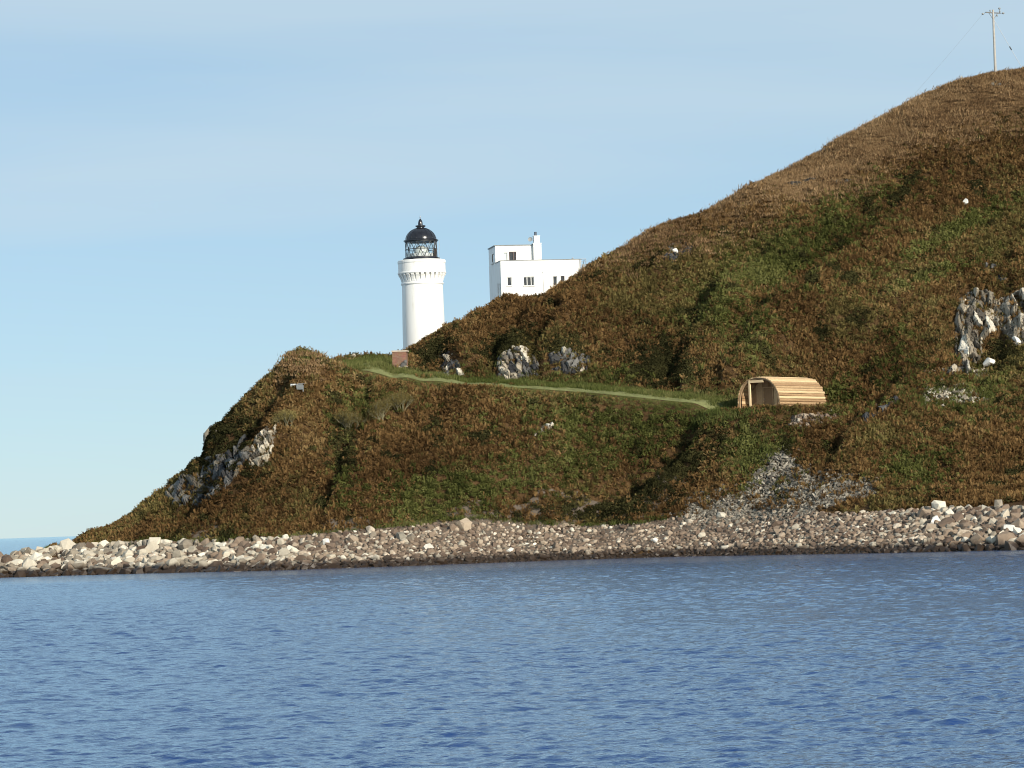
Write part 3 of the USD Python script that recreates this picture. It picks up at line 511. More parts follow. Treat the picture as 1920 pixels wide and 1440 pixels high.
def vegetation():
    from shapely import contains_xy
    r = np.random.default_rng(99)
    p, px, py = scatter(200000, -52, 58, 255, 348, r)
    sil = np.interp(px, SIL[:, 0], SIL[:, 1])
    ok = (p[:, 2] > 0.8) & (py < beach_top(px) - 3) & (px > 95) & (px < 2060) & (py > 60)
    for S in (SC1, SC2, SC3): ok &= ~(contains_xy(S.buffer(-3), px, py) & (r.random(len(px)) < .8))
    n3 = np.stack([f(p[:, :2]) for f in NF], 1); view = (CAM - p); view /= np.linalg.norm(view, axis=1, keepdims=True)
    ok &= ((n3 * view).sum(1) > -0.12)
    D = path_dist(p); ok &= (D > .55 + .55 * r.random(len(D))) | (r.random(len(D)) < .16); side = p[:, 1] < np.interp(p[:, 0], *np.array([at(*q)[:2] for q in PATH[3:]]).T)
    for (bx, by, hw, hh) in [(1471, 745, 85, 34)]: pass
    cb = at(1423, 770, CABIN_Y); ca, sa = math.cos(math.radians(39)), math.sin(math.radians(39)); lx, ly = (p[:, 0] - cb[0]) * ca - (p[:, 1] - cb[1]) * sa, (p[:, 0] - cb[0]) * sa + (p[:, 1] - cb[1]) * ca; ok &= ~((np.abs(lx) < 2.6) & (ly > -.7) & (ly < 7.7)); ok &= ~((lx > 2.3) & (lx < 4.2) & (ly > 2.2) & (ly < 8) & (r.random(len(px)) < .9))
    # bare rock stays bare
    rockc = [(1830, 600, 44, 58), (1812, 665, 28, 38), (1895, 595, 44, 62), (965, 688, 38, 30), (838, 682, 20, 26), (1065, 680, 38, 24), (345, 925, 34, 24), (490, 842, 26, 42), (400, 905, 40, 24), (430, 860, 34, 48), (1650, 765, 36, 14), (1525, 788, 48, 14), (1022, 803, 20, 9), (1272, 470, 26, 16)]
    for a, b, c, d in rockc: ok &= ~((((px - a) / c) ** 2 + ((py - b) / d) ** 2 < 1) & (r.random(len(px)) < .72))
    p, px, py, D, side = p[ok], px[ok], py[ok], D[ok], side[ok]
    n1, n2 = noise01(p[:, 0], p[:, 1], .16, 1), noise01(p[:, 0], p[:, 1], .4, 2)
    u = r.random((len(p), 6))
    heath = np.clip((np.interp(px, [950, 1150, 1350, 1550, 1750, 1920], [600, 500, 450, 385, 310, 250]) - py) / 75 + (n1 - .5) * 1.3 + .1, 0, 1) * (px > 900)
    heath = np.maximum(heath, .8 * blob(px, py, 580, 675, 60, 30))
    green = 1.1 * blob(px, py, 1500, 470, 190, 42, -30) + 1.2 * blob(px, py, 1820, 420, 150, 15, -28) + .9 * blob(px, py, 1740, 520, 90, 10, -20) + 1.0 * blob(px, py, 1150, 800, 170, 45) + 1.3 * blob(px, py, 930, 905, 190, 30, -8) + .9 * blob(px, py, 820, 960, 70, 26) + .8 * blob(px, py, 1300, 780, 90, 30) \
        + .9 * blob(px, py, 1190, 705, 70, 18) + .7 * blob(px, py, 1400, 620, 60, 60, 40) + .6 * blob(px, py, 1680, 690, 40, 60) + 1.0 * blob(px, py, 1720, 880, 60, 40) + .8 * blob(px, py, 640, 860, 25, 60) + .7 * blob(px, py, 700, 760, 70, 30) + .8 * blob(px, py, 1580, 740, 30, 40) + .6 * blob(px, py, 1830, 740, 100, 40) + .9 * blob(px, py, 1420, 850, 60, 60)
    green = np.clip(green * (.35 + 1.2 * n2), 0, 1)
    n3 = noise01(p[:, 0], p[:, 1], .55, 3); dark = np.clip(np.clip((n3 - .79) * 6, 0, .85) * (1 - heath) + 1.3 * blob(px, py, 430, 840, 50, 60, -50) + 1.2 * blob(px, py, 815, 665, 30, 24, -40) + 1.2 * blob(px, py, 945, 650, 36, 16, -20) + 1.2 * blob(px, py, 1240, 690, 60, 36) + blob(px, py, 1260, 890, 100, 26, -38) + .8 * blob(px, py, 645, 840, 22, 40) + .8 * blob(px, py, 1060, 650, 36, 16) + .8 * blob(px, py, 1880, 660, 34, 24) + .7 * blob(px, py, 1120, 960, 90, 18), 0, 1)  # dark: where shadow lies in hollows and gaps, painted in with near-black clumps
    grass = np.clip(np.exp(-((D - 1.2) / 1.6) ** 2) * 1.2 + 1.0 * blob(px, py, 1330, 775, 70, 16) + .75 * blob(px, py, 680, 687, 40, 12) + .9 * blob(px, py, 1430, 840, 60, 40, -50) * n2 + .8 * blob(px, py, 1790, 745, 90, 24) + .25 * blob(px, py, 580, 670, 40, 16), 0, 1)
    edge = np.exp(-((py - beach_top(px)) / 7) ** 2) * (px < 1250); grass = np.maximum(grass, edge * .9)
    olive = np.clip((n1 - .40) * 2.4 + .5 * blob(px, py, 1150, 600, 250, 60, -25), 0.06, .9)
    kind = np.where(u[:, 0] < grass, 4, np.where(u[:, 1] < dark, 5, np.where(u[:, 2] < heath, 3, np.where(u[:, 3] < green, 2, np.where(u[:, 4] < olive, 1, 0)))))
    B = [fronds(r, 15, 1.0, .72, .17, 6) for _ in range(4)]; Hh = [blades(r, 56, .21, .26, .03) for _ in range(3)]; G = [blades(r, 60, .42, .28, .03) for _ in range(3)]; Db = [dome_leaves(r, 90, .55, .5, .10) for _ in range(3)]
    def put(name, label, catg, k, protos, dens, s0, s1, tilt=.14, zoff=0.0):
        sel = np.nonzero((kind == k) & (u[:, 5] < dens))[0]
        sc = r.uniform(s0, s1, len(sel)) * (0.6 + .8 * n2[sel]); sc = np.where(side[sel] & (D[sel] < 3.6), np.minimum(sc, .24 + .12 * np.maximum(D[sel] - 1.0, 0)), sc); pin = instancer('/World/' + name, protos, p[sel] + [0, 0, zoff - .05], r.integers(0, len(protos), len(sel)), quat(r, len(sel), tilt), sc)
        tag(pin, label, catg, kind='stuff'); print(name, len(sel))
    put('bracken', 'rust brown autumn bracken covering the lower hillside', 'bracken', 0, [(m, RUST) for m in B], .95, .45, .85, .25)
    put('faded_bracken', 'olive brown fading bracken mixed across the hillside', 'bracken', 1, [(m, OLIVE) for m in B], .95, .42, .8, .25)
    put('bramble', 'green patches of bramble and young bracken on the hillside', 'bramble', 2, [(m, GREEN) for m in Db] + [(m, GREEN) for m in B[:2]], .85, .5, 1.0)
    put('heather', 'short taupe heather and dry grass on the upper hill', 'heather', 3, [(m, HEATH) for m in Hh], 1.0, .8, 1.5)
    put('grass', 'bright green grass along the path and beach edge', 'grass', 4, [(m, GRASS) for m in G], 1.0, .6, 1.0)
    put('ivy', 'dark leaf clumps standing in for shade in the gullies and hollows', 'shade_growth', 5, [(m, SHADE_LEAF) for m in Db], .9, .6, 1.1)
vegetation()
#PART3
# ------------------------------------------------------------------ lighthouse
def lighthouse():
    Y = 316.0; s = Y / F
    ctr = at(793, 570, Y); t = thing('lighthouse', 'white round lighthouse tower with a black dome behind the hill crest', 'lighthouse', (ctr[0], Y, 0))
    zz = lambda py: float(at(786, py, Y)[2]); R = lambda w: w * s / 2
    z0 = float(hz(ctr[0], Y)) - 0.6
    obj('tower', rev([(0, z0), (R(83), z0), (R(83), z0 + .5), (R(80.5), z0 + .6), (R(79.2), zz(610)), (R(76.6), zz(534)), (0, zz(534))], 72), WHITE, t, smooth=40)
    obj('string_course', rev([(R(70), zz(534)), (R(79.5), zz(534)), (R(80.3), zz(533)), (R(80.3), zz(531.4)), (R(79), zz(530.6)), (R(70), zz(530.6))], 72), WHITE, t, smooth=30)
    obj('frieze', rev([(R(60), zz(530.6)), (R(77), zz(530.6)), (R(77), zz(515)), (R(60), zz(515))], 72), WHITE, t, smooth=30)
    n = 28
    for k in range(n):
        a = 2 * pi * k / n + .05; w = .15; prof = [(R(75), zz(529)), (R(78), zz(529)), (R(80), zz(525)), (R(84), zz(520)), (R(89), zz(516)), (R(89), zz(514.2)), (R(75), zz(514.2))]
        from shapely.geometry import Polygon
        m = trimesh.creation.extrude_polygon(Polygon(prof), w * 2); m.apply_translation([0, 0, -w]); m.apply_transform(np.array([[1, 0, 0, 0], [0, 0, -1, 0], [0, 1, 0, 0], [0, 0, 0, 1]])); m.apply_transform(trimesh.transformations.rotation_matrix(a, [0, 0, 1]))
        obj('corbel', m, WHITE, t)
    obj('parapet', rev([(R(70), zz(514.2)), (R(90), zz(514.2)), (R(91.5), zz(513.2)), (R(91.5), zz(511.6)), (R(89.4), zz(510.5)), (R(88.6), zz(495)), (R(90.4), zz(493.6)), (R(90.4), zz(489.8)), (R(88), zz(488.6)), (R(82), zz(488.6)), (R(82), zz(505)), (0, zz(505))], 72), WHITE, t, smooth=30)
    obj('lantern_base', rev([(0, zz(505)), (R(66), zz(505)), (R(66), zz(487.5)), (0, zz(487.5))], 48), WHITE, t, smooth=30)
    obj('lantern_gallery', rev([(R(50), zz(487.6)), (R(68), zz(487.6)), (R(69.5), zz(487)), (R(69.5), zz(484.6)), (R(67), zz(484)), (R(50), zz(484))], 48), BLACK, t, smooth=30)
    nf = 14; rg = R(59.5); zb, zm, zt = zz(484), zz(468), zz(453)
    P = lambda k, z: np.array([rg * math.cos(2 * pi * k / nf), rg * math.sin(2 * pi * k / nf), z])
    for zlo, zhi, off in ((zb, zm, 0.0), (zm, zt, 0.5)):
        for k in range(nf):
            a, b, c, d = P(k + off, zlo), P(k + off + 1, zlo), P(k + off + .5, zhi), P(k + off + 1.5, zhi)
            for tri in ((a, b, c), (c, b, d)):
                tri = np.array(tri); o = tri.mean(0) * [1, 1, 0]; o /= np.linalg.norm(o) + 1e-9
                v = np.vstack([tri - o * .004, tri + o * .004]); obj('pane', trimesh.Trimesh(v, [[0, 2, 1], [3, 4, 5], [0, 1, 4], [0, 4, 3], [1, 2, 5], [1, 5, 4], [2, 0, 3], [2, 3, 5]], process=False), GLASS, t)
            obj('glazing_bar', bar(a * 1.0, c, .032, 6), IRON, t); obj('glazing_bar', bar(b, c, .032, 6), IRON, t)
    for z, r_ in ((zm, .04), (zb + .04, .05), (zt - .03, .05)):
        tor = trimesh.creation.torus(rg + .01, r_, major_sections=56, minor_sections=8); tor.apply_translation([0, 0, z]); obj('glazing_ring', tor, IRON, t, smooth=True)
    obj('door', box(rg * .80, rg * .96, -rg * .50, -rg * .2, zb, zm), DARKIN, t)
    obj('lens', rev([(0, zb), (.34, zb + .02), (.42, zb + .15), (.62, zb + .3), (.7, zb + .62), (.62, zb + .95), (.45, zb + 1.1), (.3, zb + 1.2), (0, zb + 1.22)], 32), LENS, t, smooth=50)
    obj('lamp_pedestal', rev([(0, zb - .1), (.5, zb - .1), (.4, zb + .14), (0, zb + .14)], 24), WFRAME, t, smooth=30)
    obj('blind', trimesh.creation.annulus(rg - .16, rg - .13, zm - zb - .12, sections=40, transform=trimesh.transformations.translation_matrix([0, 0, (zb + zm) / 2])) if False else rev([(rg * .84, zb + .02), (rg * .86, zb + .02), (rg * .86, zb + .42), (rg * .84, zb + .42), (rg * .84, zb + .02)], 40), CURT, t, smooth=30)
    obj('eave', rev([(rg * .8, zt), (R(61), zt), (R(65.5), zt + .03), (R(65.5), zt + .12), (R(61), zt + .18), (rg * .8, zt + .18)], 56), BLACK, t, smooth=30)
    hd = zz(429) - zt; prof = [(R(58) * math.cos(a), zt + .1 + hd * math.sin(a)) for a in np.linspace(0, pi / 2 * .94, 18)] + [(0, zt + .1 + hd)]
    obj('dome', rev([(0, zt + .1)] + prof, 56), BLACK, t, smooth=50)
    for k in range(16):
        a = 2 * pi * k / 16 + .1; pts = np.array([[math.cos(a) * R(58.6) * math.cos(e), math.sin(a) * R(58.6) * math.cos(e), zt + .1 + hd * 1.01 * math.sin(e)] for e in np.linspace(0, pi / 2 * .86, 8)])
        obj('dome_seam', cat([bar(p_, q_, .016, 5) for p_, q_ in zip(pts[:-1], pts[1:])]), BLACK, t)
    zv = zz(429.5); obj('ventilator', rev([(0, zv - .1), (R(15), zv - .1), (R(14), zv + .18), (R(19), zv + .22), (R(19), zv + .34), (R(9), zv + .40), (R(8.6), zv + .62), (R(7), zv + .8), (R(3), zv + .98), (R(1.2), zv + 1.04), (0, zv + 1.04)], 32), BLACK, t, smooth=40)
    obj('lightning_rod', bar([0, 0, zv + 1.0], [0, 0, zz(404)], .018, 6), GALV, t)
    ball = trimesh.creation.icosphere(2, .07); ball.apply_translation([0, 0, zz(407)]); obj('rod_ball', ball, GALV, t, smooth=True)
    # handrail on the dome's side and the gallery rail
    lp = [[R(69), .3, zb], [R(69), .3, zt + .1]]; obj('ladder_rail', bar(lp[0], lp[1], .018, 5), GALV, t)
lighthouse()

# ------------------------------------------------------------------ white keeper's house
def house():
    Y = 320.0; c = at(940, 540, Y); rz = math.radians(10.0)
    zt = float(at(938, 489.4, Y)[2]); z0 = zt - 5.6
    t = thing('white_house', 'white flat roofed two storey house standing behind the hill crest', 'house', (c[0], Y, z0), rz)
    h = zt - z0; L, Dp, SB = 8.25, 7.0, 3.0; h2 = h + 1.78; L2 = 4.72
    import manifold3d as m3
    def mb(x0, x1, y0, y1, za, zb_): return m3.Manifold.cube([x1 - x0, y1 - y0, zb_ - za]).translate([x0, y0, za])
    s = 1 / (18.7 * math.cos(rz)); top = lambda px: 489.4 - (px - 938) * 0.027
    W = [(951.5, 959.8, 519.7, 535.7), (982.2, 1002.2, 518.6, 536.0), (1037.4, 1045.2, 517.2, 534.6), (1052.2, 1059.4, 516.8, 534.0)]
    wins = [((a - 940) * s, (b - 940) * s, h - (d - top(a)) / 18.7, h - (e - top(a)) / 18.7) for a, b, e, d in W]
    body = mb(0, L, 0, Dp, 0, h)
    for x0, x1, za, zb_ in wins: body = body - mb(x0, x1, -.1, .22, za, zb_)
    lw = [(.35, .95, h - 3.9, h - 2.2), (1.5, 2.2, h - 3.9, h - 2.1)]
    for y0, y1, za, zb_ in lw: body = body - mb(-.1, .16, y0, y1, za, zb_)
    obj('wall', body, WHITE, t)
    upper = mb(0.02, L2, SB, Dp - .02, h, h2)
    uw = [(.85, 1.28, h + .28, h + 1.12), (1.42, 2.16, h + .28, h + 1.18)]
    for x0, x1, za, zb_ in uw: upper = upper - mb(x0, x1, SB - .1, SB + .2, za, zb_)
    ul = (SB + .85, SB + 2.1, h + .2, h + 1.1); upper = upper - mb(-.1, .2, *ul[:2], *ul[2:])
    obj('upper_wall', upper, WHITE, t)
    obj('plinth', cat([box(-.12, -.002, -.12, Dp + .5, -1.5, h - 4.35), box(-.002, L, -.12, -.002, -1.5, h - 4.35)]), WHITE, t)
    obj('roof_edge', cat([box(-.05, L + .05, -.05, .16, h + .002, h + .07), box(-.05, .16, .16, SB - .003, h + .002, h + .07), box(L - .16, L + .05, .16, Dp + .05, h + .002, h + .07), box(.16, L - .16, .16, SB - .003, h + .002, h + .02)]), LEAD, t)
    obj('upper_roof', box(-.07, L2 + .06, SB - .07, Dp + .06, h2 + .002, h2 + .09), LEAD, t)
    def window(x0, x1, za, zb_, y, frame, mull=(), back=DARKIN, sill=True, blind=None):
        f = .055; fr = [box(x0, x1, y, y + .06, za, za + f), box(x0, x1, y, y + .06, zb_ - f, zb_), box(x0, x0 + f, y, y + .06, za + f, zb_ - f), box(x1 - f, x1, y, y + .06, za + f, zb_ - f)] + [box(m_ - f / 2, m_ + f / 2, y + .001, y + .058, za + f, zb_ - f) for m_ in mull]
        w = obj('window', cat(fr), frame, t)
        obj('pane', box(x0 + f * .9, x1 - f * .9, y + .025, y + .032, za + f * .9, zb_ - f * .9), GLASS, w)
        obj('interior', box(x0 + .003, x1 - .003, y + .09, y + .10, za + .003, zb_ - .003), back, w)
        if sill: obj('sill', box(x0 - .06, x1 + .06, y - .2, y - .002, za - .07, za - .003), WHITE, w)
        return w
    for k, (x0, x1, za, zb_) in enumerate(wins):
        window(x0, x1, za, zb_, .10, WFRAME if k < 3 else BROWNF, mull=[x0 + (x1 - x0) * .34, x0 + (x1 - x0) * .72] if k == 1 else ())
    x0, x1, za, zb_ = uw[0]; window(x0, x1, za, zb_, SB + .08, WFRAME, back=CURT)
    x0, x1, za, zb_ = uw[1]; window(x0, x1, za, zb_, SB + .08, BROWNF, mull=[x0 + .45])
    def lwindow(y0, y1, za, zb_, frame, name='window', back=DARKIN):
        f = .06; w = obj(name, cat([box(.06, .12, y0, y1, za, za + f), box(.06, .12, y0, y1, zb_ - f, zb_), box(.06, .12, y0, y0 + f, za + f, zb_ - f), box(.06, .12, y1 - f, y1, za + f, zb_ - f)]), frame, t)
        obj('pane', box(.08, .087, y0 + .05, y1 - .05, za + .05, zb_ - .05), GLASS, w); obj('interior', box(.135, .145, y0 + .003, y1 - .003, za + .003, zb_ - .003), back, w)
        obj('sill', box(-.14, -.003, y0 - .06, y1 + .06, za - .12, za - .003), WHITE, w)
    lwindow(*ul, BROWNF); lwindow(*lw[0], WFRAME, back=CURT); lwindow(*lw[1], WFRAME, back=CURT)
    cx0, cx1 = L2 - .82, L2 - .02; st = h2 + .88
    ch = obj('chimney', cat([box(cx0, cx1, SB - .42, SB - .003, h + .08, h2 + .12), box(cx0 - .05, cx1 + .03, SB - .45, SB + .3, h2 + .121, h2 + .2), box(cx0 + .08, cx1 - .12, SB - .4, SB + .22, h2 + .2, st), box(cx0 + .05, cx1 - .09, SB - .43, SB + .25, st, st + .06)]), WHITE, t)
    obj('chimney_pot', rev([(.09, st + .07), (.15, st + .07), (.13, st + .4), (.15, st + .46), (.09, st + .46), (.09, st + .07)], 20).apply_translation([cx0 + .3, SB - .1, 0]), simple('blue_grey_pot', (.06, .075, .10), .6, .1), ch, smooth=30)
    d = rev([(0, 0), (.12, .015), (.2, .05), (.24, .085), (.235, .095), (.19, .06), (.1, .03), (0, .018)], 24); d.apply_transform(trimesh.transformations.euler_matrix(1.1, -.9, 0)); d.apply_translation([cx0 - .28, SB - .3, st - .32])
    sd = obj('satellite_dish', d, GREYW, ch, smooth=30); obj('arm', cat([bar([cx0 - .27, SB - .28, st - .32], [cx0 + .08, SB - .2, st - .45], .018, 6), bar([cx0 - .27, SB - .3, st - .4], [cx0 - .4, SB - .52, st - .25], .01, 6)]), GALV, sd) if False else None
    obj('bracket', bar([cx0 - .27, SB - .28, st - .32], [cx0 + .08, SB - .2, st - .45], .02, 6), GALV, ch)
    dx = (1019.5 - 940) * s; obj('downpipe', cat([bar([dx, -.05, .3], [dx, -.05, h - 1.05], .035, 8), box(dx - .06, dx + .06, -.09, -.003, h - 1.2, h - 1.1)]), WHITE, t)
    obj('roof_vent', rev([(0, h + .02), (.08, h + .02), (.08, h + .16), (.13, h + .18), (.05, h + .27), (0, h + .27)], 14).apply_translation([7.5, .6, 0]), GALV, t)
house()

def stair_frame():
    g = at(1094, 500, 321.3); z0 = float(hz(g[0], g[1])) - .3; zt = float(at(1094, 485.5, 321.3)[2]); t = thing('metal_stair', 'grey metal roof ladder frame at the right end of the white house', 'stair', (g[0], g[1], z0), math.radians(10)); H_ = zt - z0
    for x in (-.26, .26): obj('post', bar([x, 0, 0], [x, 0, H_], .035, 8), GALV, t)
    obj('top_rail', bar([-.26, 0, H_], [.26, 0, H_], .03, 8), GALV, t)
    for k in range(1, 7): obj('rung', bar([-.26, .0, H_ * k / 7], [.26, .0, H_ * k / 7], .016, 6), GALV, t)
    obj('brace', bar([-.26, 0, H_ * .25], [.1, .02, H_ * .95], .03, 6), IRON, t)
    obj('cable_box', box(-.12, .18, -.1, .08, H_ * .35, H_ * .7), GREYW, t)
stair_frame()

# ------------------------------------------------------------------ brick pier where the track bends round to the lighthouse
def pier():
    Y = 301.5; a, b = at(735.5, 676, Y), at(760, 676, Y); w = b[0] - a[0] + .1; zt = float(at(748, 657, Y)[2]); z0 = float(at(748, 694, Y)[2]) - .6
    t = thing('brick_pier', 'red brick pier with a pale coping beside the bend of the path', 'brick pier', (a[0], Y, z0), math.radians(-6)); h = zt - z0
    obj('brickwork', box(0, w, 0, 1.1, 0, h - .14), BRICKM, t)
    obj('coping', box(-.06, w + .12, -.06, 1.16, h - .138, h), simple('pale_coping', (.40, .33, .26), .85, .2, 6.0), t)
    r = np.random.default_rng(4)
    for k, (x, z, sz) in enumerate([(w * .55, .75, .3), (w * .8, 1.05, .33), (w * .75, .55, .34), (w * 1.0, .8, .3), (w * .95, 1.35, .25), (w * .3, .5, .25)]):
        m = stone_mesh(r, 14, (1, .7, .8), .2); m.apply_scale(sz); m.apply_translation([x, -.16, z]); obj('fallen_stone', m, DARKROCK if k % 3 else CLIFF, t)
pier()

# ------------------------------------------------------------------ barrel shaped timber cabin
def cabin():
    psi = math.radians(39); W, Hc, L = 4.75, 2.98, 7.4
    base = at(1423, 770, CABIN_Y); zfl = float(at(1424, 771, CABIN_Y)[2])
    # local: x across the open end, y along the barrel away from it, z up
    t = thing('barrel_cabin', 'new timber barrel cabin with an open porch beside the end of the path', 'cabin', (base[0], base[1], zfl), -(pi / 2 - psi) + 0.0)
    # end normal (local -y) must point to the left and towards the boat
    UsdGeom.Xformable(t).GetOrderedXformOps()[1].Set(-math.degrees(psi))
    a = W / 2
    def arc(k):           # cross section: k from 0 (right foot) to 1 (left foot), flattened at the crown
        th = pi * k; n = 2.35; c, s_ = math.cos(th), math.sin(th)
        x = a * math.copysign(abs(c) ** (2 / n), c) * (1 - .10 * (1 - abs(s_)) ** 2); return np.array([x, Hc * abs(s_) ** (2 / n)])
    ks = np.linspace(0, 1, 400); pts = np.array([arc(k) for k in ks]); sl = np.concatenate([[0], np.cumsum(np.linalg.norm(np.diff(pts, axis=0), axis=1))])
    n = 34; r = np.random.default_rng(12); edges = np.linspace(0.0, sl[-1], n + 1)
    at_s = lambda s_: np.array([np.interp(s_, sl, pts[:, 0]), np.interp(s_, sl, pts[:, 1])])
    for k in range(n):
        p0, p1 = at_s(edges[k] + .012), at_s(edges[k + 1] - .012); d = (p1 - p0) / np.linalg.norm(p1 - p0); nrm = np.array([d[1], -d[0]])
        if nrm @ ((p0 + p1) / 2 - [0, .8]) < 0: nrm = -nrm
        th_ = .10 + r.uniform(-.012, .02); rake = 0.38 * np.clip(((p0 + p1)[1] / 2) / Hc, 0, 1) ** 2
        y0 = -rake * .2 + r.uniform(-.02, .02); y1 = L + r.uniform(-.1, .12)
        mid = (p0 + p1) / 2 + nrm * th_ * .62
        sec = [p0 - nrm * .0, p1 - nrm * .0, p1 + nrm * th_ * .45, (p1 * .8 + p0 * .2) + nrm * th_ * .85, mid + nrm * th_ * .38, (p0 * .8 + p1 * .2) + nrm * th_ * .85, p0 + nrm * th_ * .45]
        sec = np.array(sec); nn = len(sec); ny = 7; ys = np.linspace(y0, y1, ny); V = []
        for yy in ys:
            j = r.normal(0, .008, 2); V += [[q_[0] + j[0], yy, q_[1] + j[1]] for q_ in sec]
        V = np.array(V); Fc = []
        for i in range(ny - 1):
            for j in range(nn): A, B_ = i * nn + j, i * nn + (j + 1) % nn; Fc += [[A, B_, B_ + nn], [A, B_ + nn, A + nn]]
        for j in range(1, nn - 1): Fc += [[0, j + 1, j], [(ny - 1) * nn, (ny - 1) * nn + j, (ny - 1) * nn + j + 1]]
        m = trimesh.Trimesh(V, Fc, process=False); m.fix_normals()
        low = min(p0[1], p1[1]) < 1.25; obj('plank', m, LARCHW if low and r.random() < .7 else LARCH, t)
    # end hoop
    def hoop(y0, y1, o0, o1, name, mat):
        q = [at_s(s_) for s_ in np.linspace(0, sl[-1], 61)]; V, Fc = [], []
        for i, p in enumerate(q):
            d = (q[min(i + 1, 60)] - q[max(i - 1, 0)]); d /= np.linalg.norm(d); nr = np.array([d[1], -d[0]])
            if nr @ (p - [0, .8]) < 0: nr = -nr
            for o, y in ((o0, y0), (o1, y0), (o1, y1), (o0, y1)): V.append([p[0] + nr[0] * o, y, p[1] + nr[1] * o])
        for i in range(60):
            for j in range(4): A, B_ = i * 4 + j, i * 4 + (j + 1) % 4; Fc += [[A, B_, B_ + 4], [A, B_ + 4, A + 4]]
        m = trimesh.Trimesh(np.array(V), Fc, process=False); m.fix_normals(); obj(name, m, mat, t)
    hoop(.03, .16, -.14, -.004, 'end_hoop', LARCHD); hoop(L - .3, L - .18, -.12, -.004, 'rear_hoop', LARCHD)
    from shapely.geometry import Polygon
    inner = Polygon([tuple(p * np.array([.955, .955])) for p in pts[::8]])
    def slab(poly, y0, y1):
        m = trimesh.creation.extrude_polygon(poly, y1 - y0); V = m.vertices.copy(); m.vertices = np.stack([V[:, 0], y0 + V[:, 2], V[:, 1]], 1); m.fix_normals(); return m
    yp = 1.75
    from shapely.geometry import box as sbox
    nb = 15; xs = np.linspace(-a, a, nb + 1)
    for k in range(nb):
        g = inner.intersection(sbox(xs[k] + .006, 0.05, xs[k + 1] - .006, 9))
        if g.area > .02 and not (-.62 < (xs[k] + xs[k + 1]) / 2 < .32): obj('partition_board', slab(g, yp + r.uniform(-.006, .006), yp + .06), LARCH if r.random() < .3 else LARCHD, t)
        elif g.area > .02:
            g2 = inner.intersection(sbox(xs[k] + .006, 2.12, xs[k + 1] - .006, 9)); obj('partition_board', slab(g2, yp, yp + .06), LARCHD, t)
    dr = obj('door', box(-.64, .34, yp + .02, yp + .06, .08, 2.1), LARCHD, t)
    obj('handle', bar([-.5, yp - .03, 1.0], [-.5, yp - .03, 1.2], .015, 6), GALV, dr)
    obj('door_frame', cat([box(-.72, -.645, yp - .04, yp + .05, .06, 2.12), box(.345, .42, yp - .04, yp + .05, .06, 2.12), box(-.72, .42, yp - .041, yp + .05, 2.121, 2.2)]), LARCH, t)
    obj('rear_wall', slab(inner, L - .16, L - .08), LARCHD, t)
    for k in range(16): obj('floor_board', box(-a + .25, a - .25, .05 + k * .11, .15 + k * .11, -.02, .03), LARCHD, t)
    for sd, x in ((-1, -a * .40), ): obj('porch_post', box(x - .08, x + .08, -.02, .14, .0, Hc * .955), LARCHW, t)
    obj('lintel', box(-a * .40 + .085, .55, -.015, .11, Hc * .86, Hc * .935), LARCHW, t)
    obj('bench_seat', box(-a + .35, -a + .8, .35, 1.65, .42, .47), LARCHW, t); obj('bench_leg', box(-a + .6, -a + .75, .45, .55, .03, .419), LARCHW, t); obj('bench_leg', box(-a + .6, -a + .75, 1.45, 1.55, .03, .419), LARCHW, t)
    for y in (.5, 2.2, 4.0, 5.8): obj('bearer', box(-a + .3, a - .2, y, y + .16, -.75, -.021), LARCHD, t)
cabin()

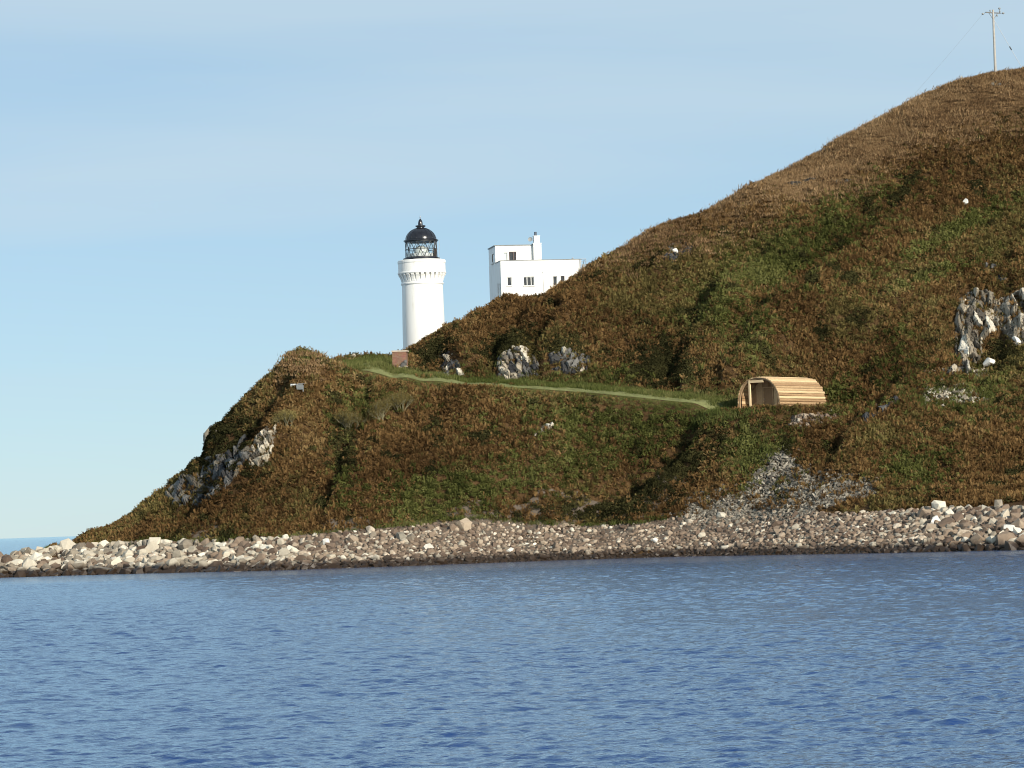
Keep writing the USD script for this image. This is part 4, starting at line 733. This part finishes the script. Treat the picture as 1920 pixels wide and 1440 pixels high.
# ------------------------------------------------------------------ electricity pole on the ridge, its wires and a fence post
def pole():
    Y = 337.0; g = at(1866.5, 136, Y); Hh = (136 - 17) * Y / F; t = thing('utility_pole', 'tall weathered wooden electricity pole standing on the top of the hill', 'utility pole', (g[0], Y, float(hz(g[0], Y)) - .2)); Hh += g[2] - float(hz(g[0], Y)) + .2
    obj('post', trimesh.creation.revolve(np.array([(0, 0), (.15, 0), (.105, Hh), (0, Hh + .02)]), sections=16), POLE, t, smooth=40)
    zc = Hh - .32; dirx = np.array([.96, .28, -.045])
    arm = cat([box(-.85, .85, -.05, .05, -.055, .055)]); Rm = np.eye(4); ex = dirx / np.linalg.norm(dirx); ey = np.cross([0, 0, 1], ex); ey /= np.linalg.norm(ey); Rm[:3, 0], Rm[:3, 1], Rm[:3, 2] = ex, ey, np.cross(ex, ey); arm.apply_transform(Rm); arm.apply_translation([0, 0, zc]); obj('crossarm', arm, IRON, t)
    for sgn in (-1, 1): obj('arm_brace', bar([0, 0, zc - .75], ex * sgn * .5 + [0, 0, zc - .03], .025, 6), IRON, t)
    ins = lambda: trimesh.creation.revolve(np.array([(0, 0), (.035, 0), (.035, .06), (.09, .08), (.075, .14), (.095, .17), (.07, .24), (0, .26)]), sections=14)
    for x, dz in ((-.32, .05), (.78, .05), (.45, -.4)):
        m = ins(); m.apply_translation(ex * x + [0, 0, zc + dz]); obj('insulator', m, GREYW, t, smooth=40)
    ends = []
    for x, o in ((-.98, (-.2, -.1, -.18)), (.92, (.25, .1, .02)), (.70, (.05, 0, .5))):
        m = trimesh.creation.icosphere(2, .12); m.apply_scale([1.2, 1, .9]); p = ex * x + np.array(o) + [0, 0, zc]; m.apply_translation(p); obj('strain_insulator', m, GREYW, t, smooth=True); obj('link', bar(ex * np.clip(x, -.82, .82) + [0, 0, zc], p, .02, 5), IRON, t); ends.append(p)
    obj('stay_wire', bar([0.02, 0, Hh - 1.0], [2.6, -.8, Hh - 6.2], .024, 5), GALV, t)
    m = trimesh.creation.capsule(.35, .06); m.apply_transform(trimesh.geometry.align_vectors([0, 0, 1], [2.6, -.8, -5.2])); m.apply_translation(np.array([0.02, 0, Hh - 1.0]) + np.array([2.58, -.8, -5.2]) * .62); obj('stay_insulator', m, IRON, t, smooth=True)
    org = np.array([g[0], Y, float(hz(g[0], Y)) - .2])
    def wire(p0, p1, sag, label):
        tt = np.linspace(0, 1, 30); P = p0 + (p1 - p0) * tt[:, None]; P[:, 2] -= sag * 4 * tt * (1 - tt)
        o = obj('overhead_wire', cat([bar(u_, v_, .008, 4) for u_, v_ in zip(P[:-1], P[1:])]), GALV); tag(o, label, 'wire')
    wire(org + ends[0], np.array([22.0, 352.0, 27.0]), 1.2, 'thin wire sloping down to the left from the crossarm of the pole')
pole()
def post(px, py, Y, h, label):
    g = at(px, py, Y); z = float(hz(g[0], Y)); o = obj('fence_post', box(-.06, .06, -.05, .05, -.3, h), POLE); UsdGeom.Xformable(o).AddTranslateOp().Set(Gf.Vec3d(float(g[0]), Y, z)); tag(o, label, 'fence post')
post(1803, 150, 335.5, .62, 'short wooden post on the skyline left of the electricity pole')

def hide():
    g = ground(558, 735); t = thing('bench', 'small grey bench with a white frame in the bracken of the headland', 'bench', g + [0, -.2, .1], math.radians(-12))
    obj('leg', box(-.62, -.54, -.03, .04, -.1, .62), WFRAME, t); obj('leg', box(.5, .58, -.03, .04, -.1, .5), GREYW, t); obj('leg', box(-.60, -.53, .4, .47, -.1, .6), GREYW, t)
    obj('rail', box(-.54, .02, -.035, .035, .53, .62), WFRAME, t)
    for k in range(4): obj('slat', box(-.66, .64, -.05 + k * .15, .08 + k * .15, .622, .66), GREYW, t)
    m = box(-.02, .62, -.02, .02, 0, .5); m.apply_transform(trimesh.transformations.rotation_matrix(.5, [1, 0, 0])); m.apply_translation([.0, -.1, .12]); obj('leaning_board', m, GREYW, t)
hide()

# ------------------------------------------------------------------ bare willow bushes in the gully below the bend of the path
def bush(px, py, w, h, label, seed):
    r = np.random.default_rng(seed); g = ground(px, py); t = thing('willow_bush', label, 'bush', g - [0, 0, .15])
    segs, leaves = [], []
    def grow(p, d, L, rad, lev):
        q = p + d * L; segs.append(bar(p, q, rad, 5))
        if lev == 0:
            for _ in range(5): leaves.append(q + r.normal(0, .14, 3))
            return
        for _ in range(3 if lev > 1 else 4):
            d2 = d + r.normal(0, .32, 3) * [1, .8, .6] + [0, 0, .18]; d2 /= np.linalg.norm(d2); grow(p + d * L * r.uniform(.6, 1), d2, L * r.uniform(.55, .85), rad * .62, lev - 1)
    for k in range(9):
        d = np.array([r.normal(0, .55) * w / h, r.normal(0, .35) - .25, 1.0]); d /= np.linalg.norm(d); s0 = len(segs); grow(np.array([r.normal(0, .25 * w * .5), r.normal(0, .15), 0]), d, h * .36, .045, 3)
        obj('stem', cat(segs[s0:]), TWIG, t)
    V, Fc = [], []
    for c in leaves:
        for _ in range(2):
            a = r.normal(size=3); a /= np.linalg.norm(a); b_ = np.cross(a, r.normal(size=3)); b_ /= np.linalg.norm(b_); s_ = r.uniform(.05, .1); o = c + r.normal(0, .12, 3); b = len(V); V += [o - a * s_, o + b_ * s_ * .5, o + a * s_]; Fc.append([b, b + 1, b + 2])
    obj('foliage', trimesh.Trimesh(np.array(V), np.array(Fc), process=False), OLIVE, t)
bush(716, 792, 2.6, 2.5, 'wide grey green willow bush with bare stems just below the path', 81)
bush(750, 772, 1.6, 2.2, 'right hand willow bush with one pale trunk below the path', 82)
bush(655, 812, 1.7, 2.6, 'left hand willow bush of thin upright twigs over the dark gully', 83)
bush(545, 800, 1.6, 1.8, 'low brown leafless bush above the pale rib of rocks on the headland', 84)
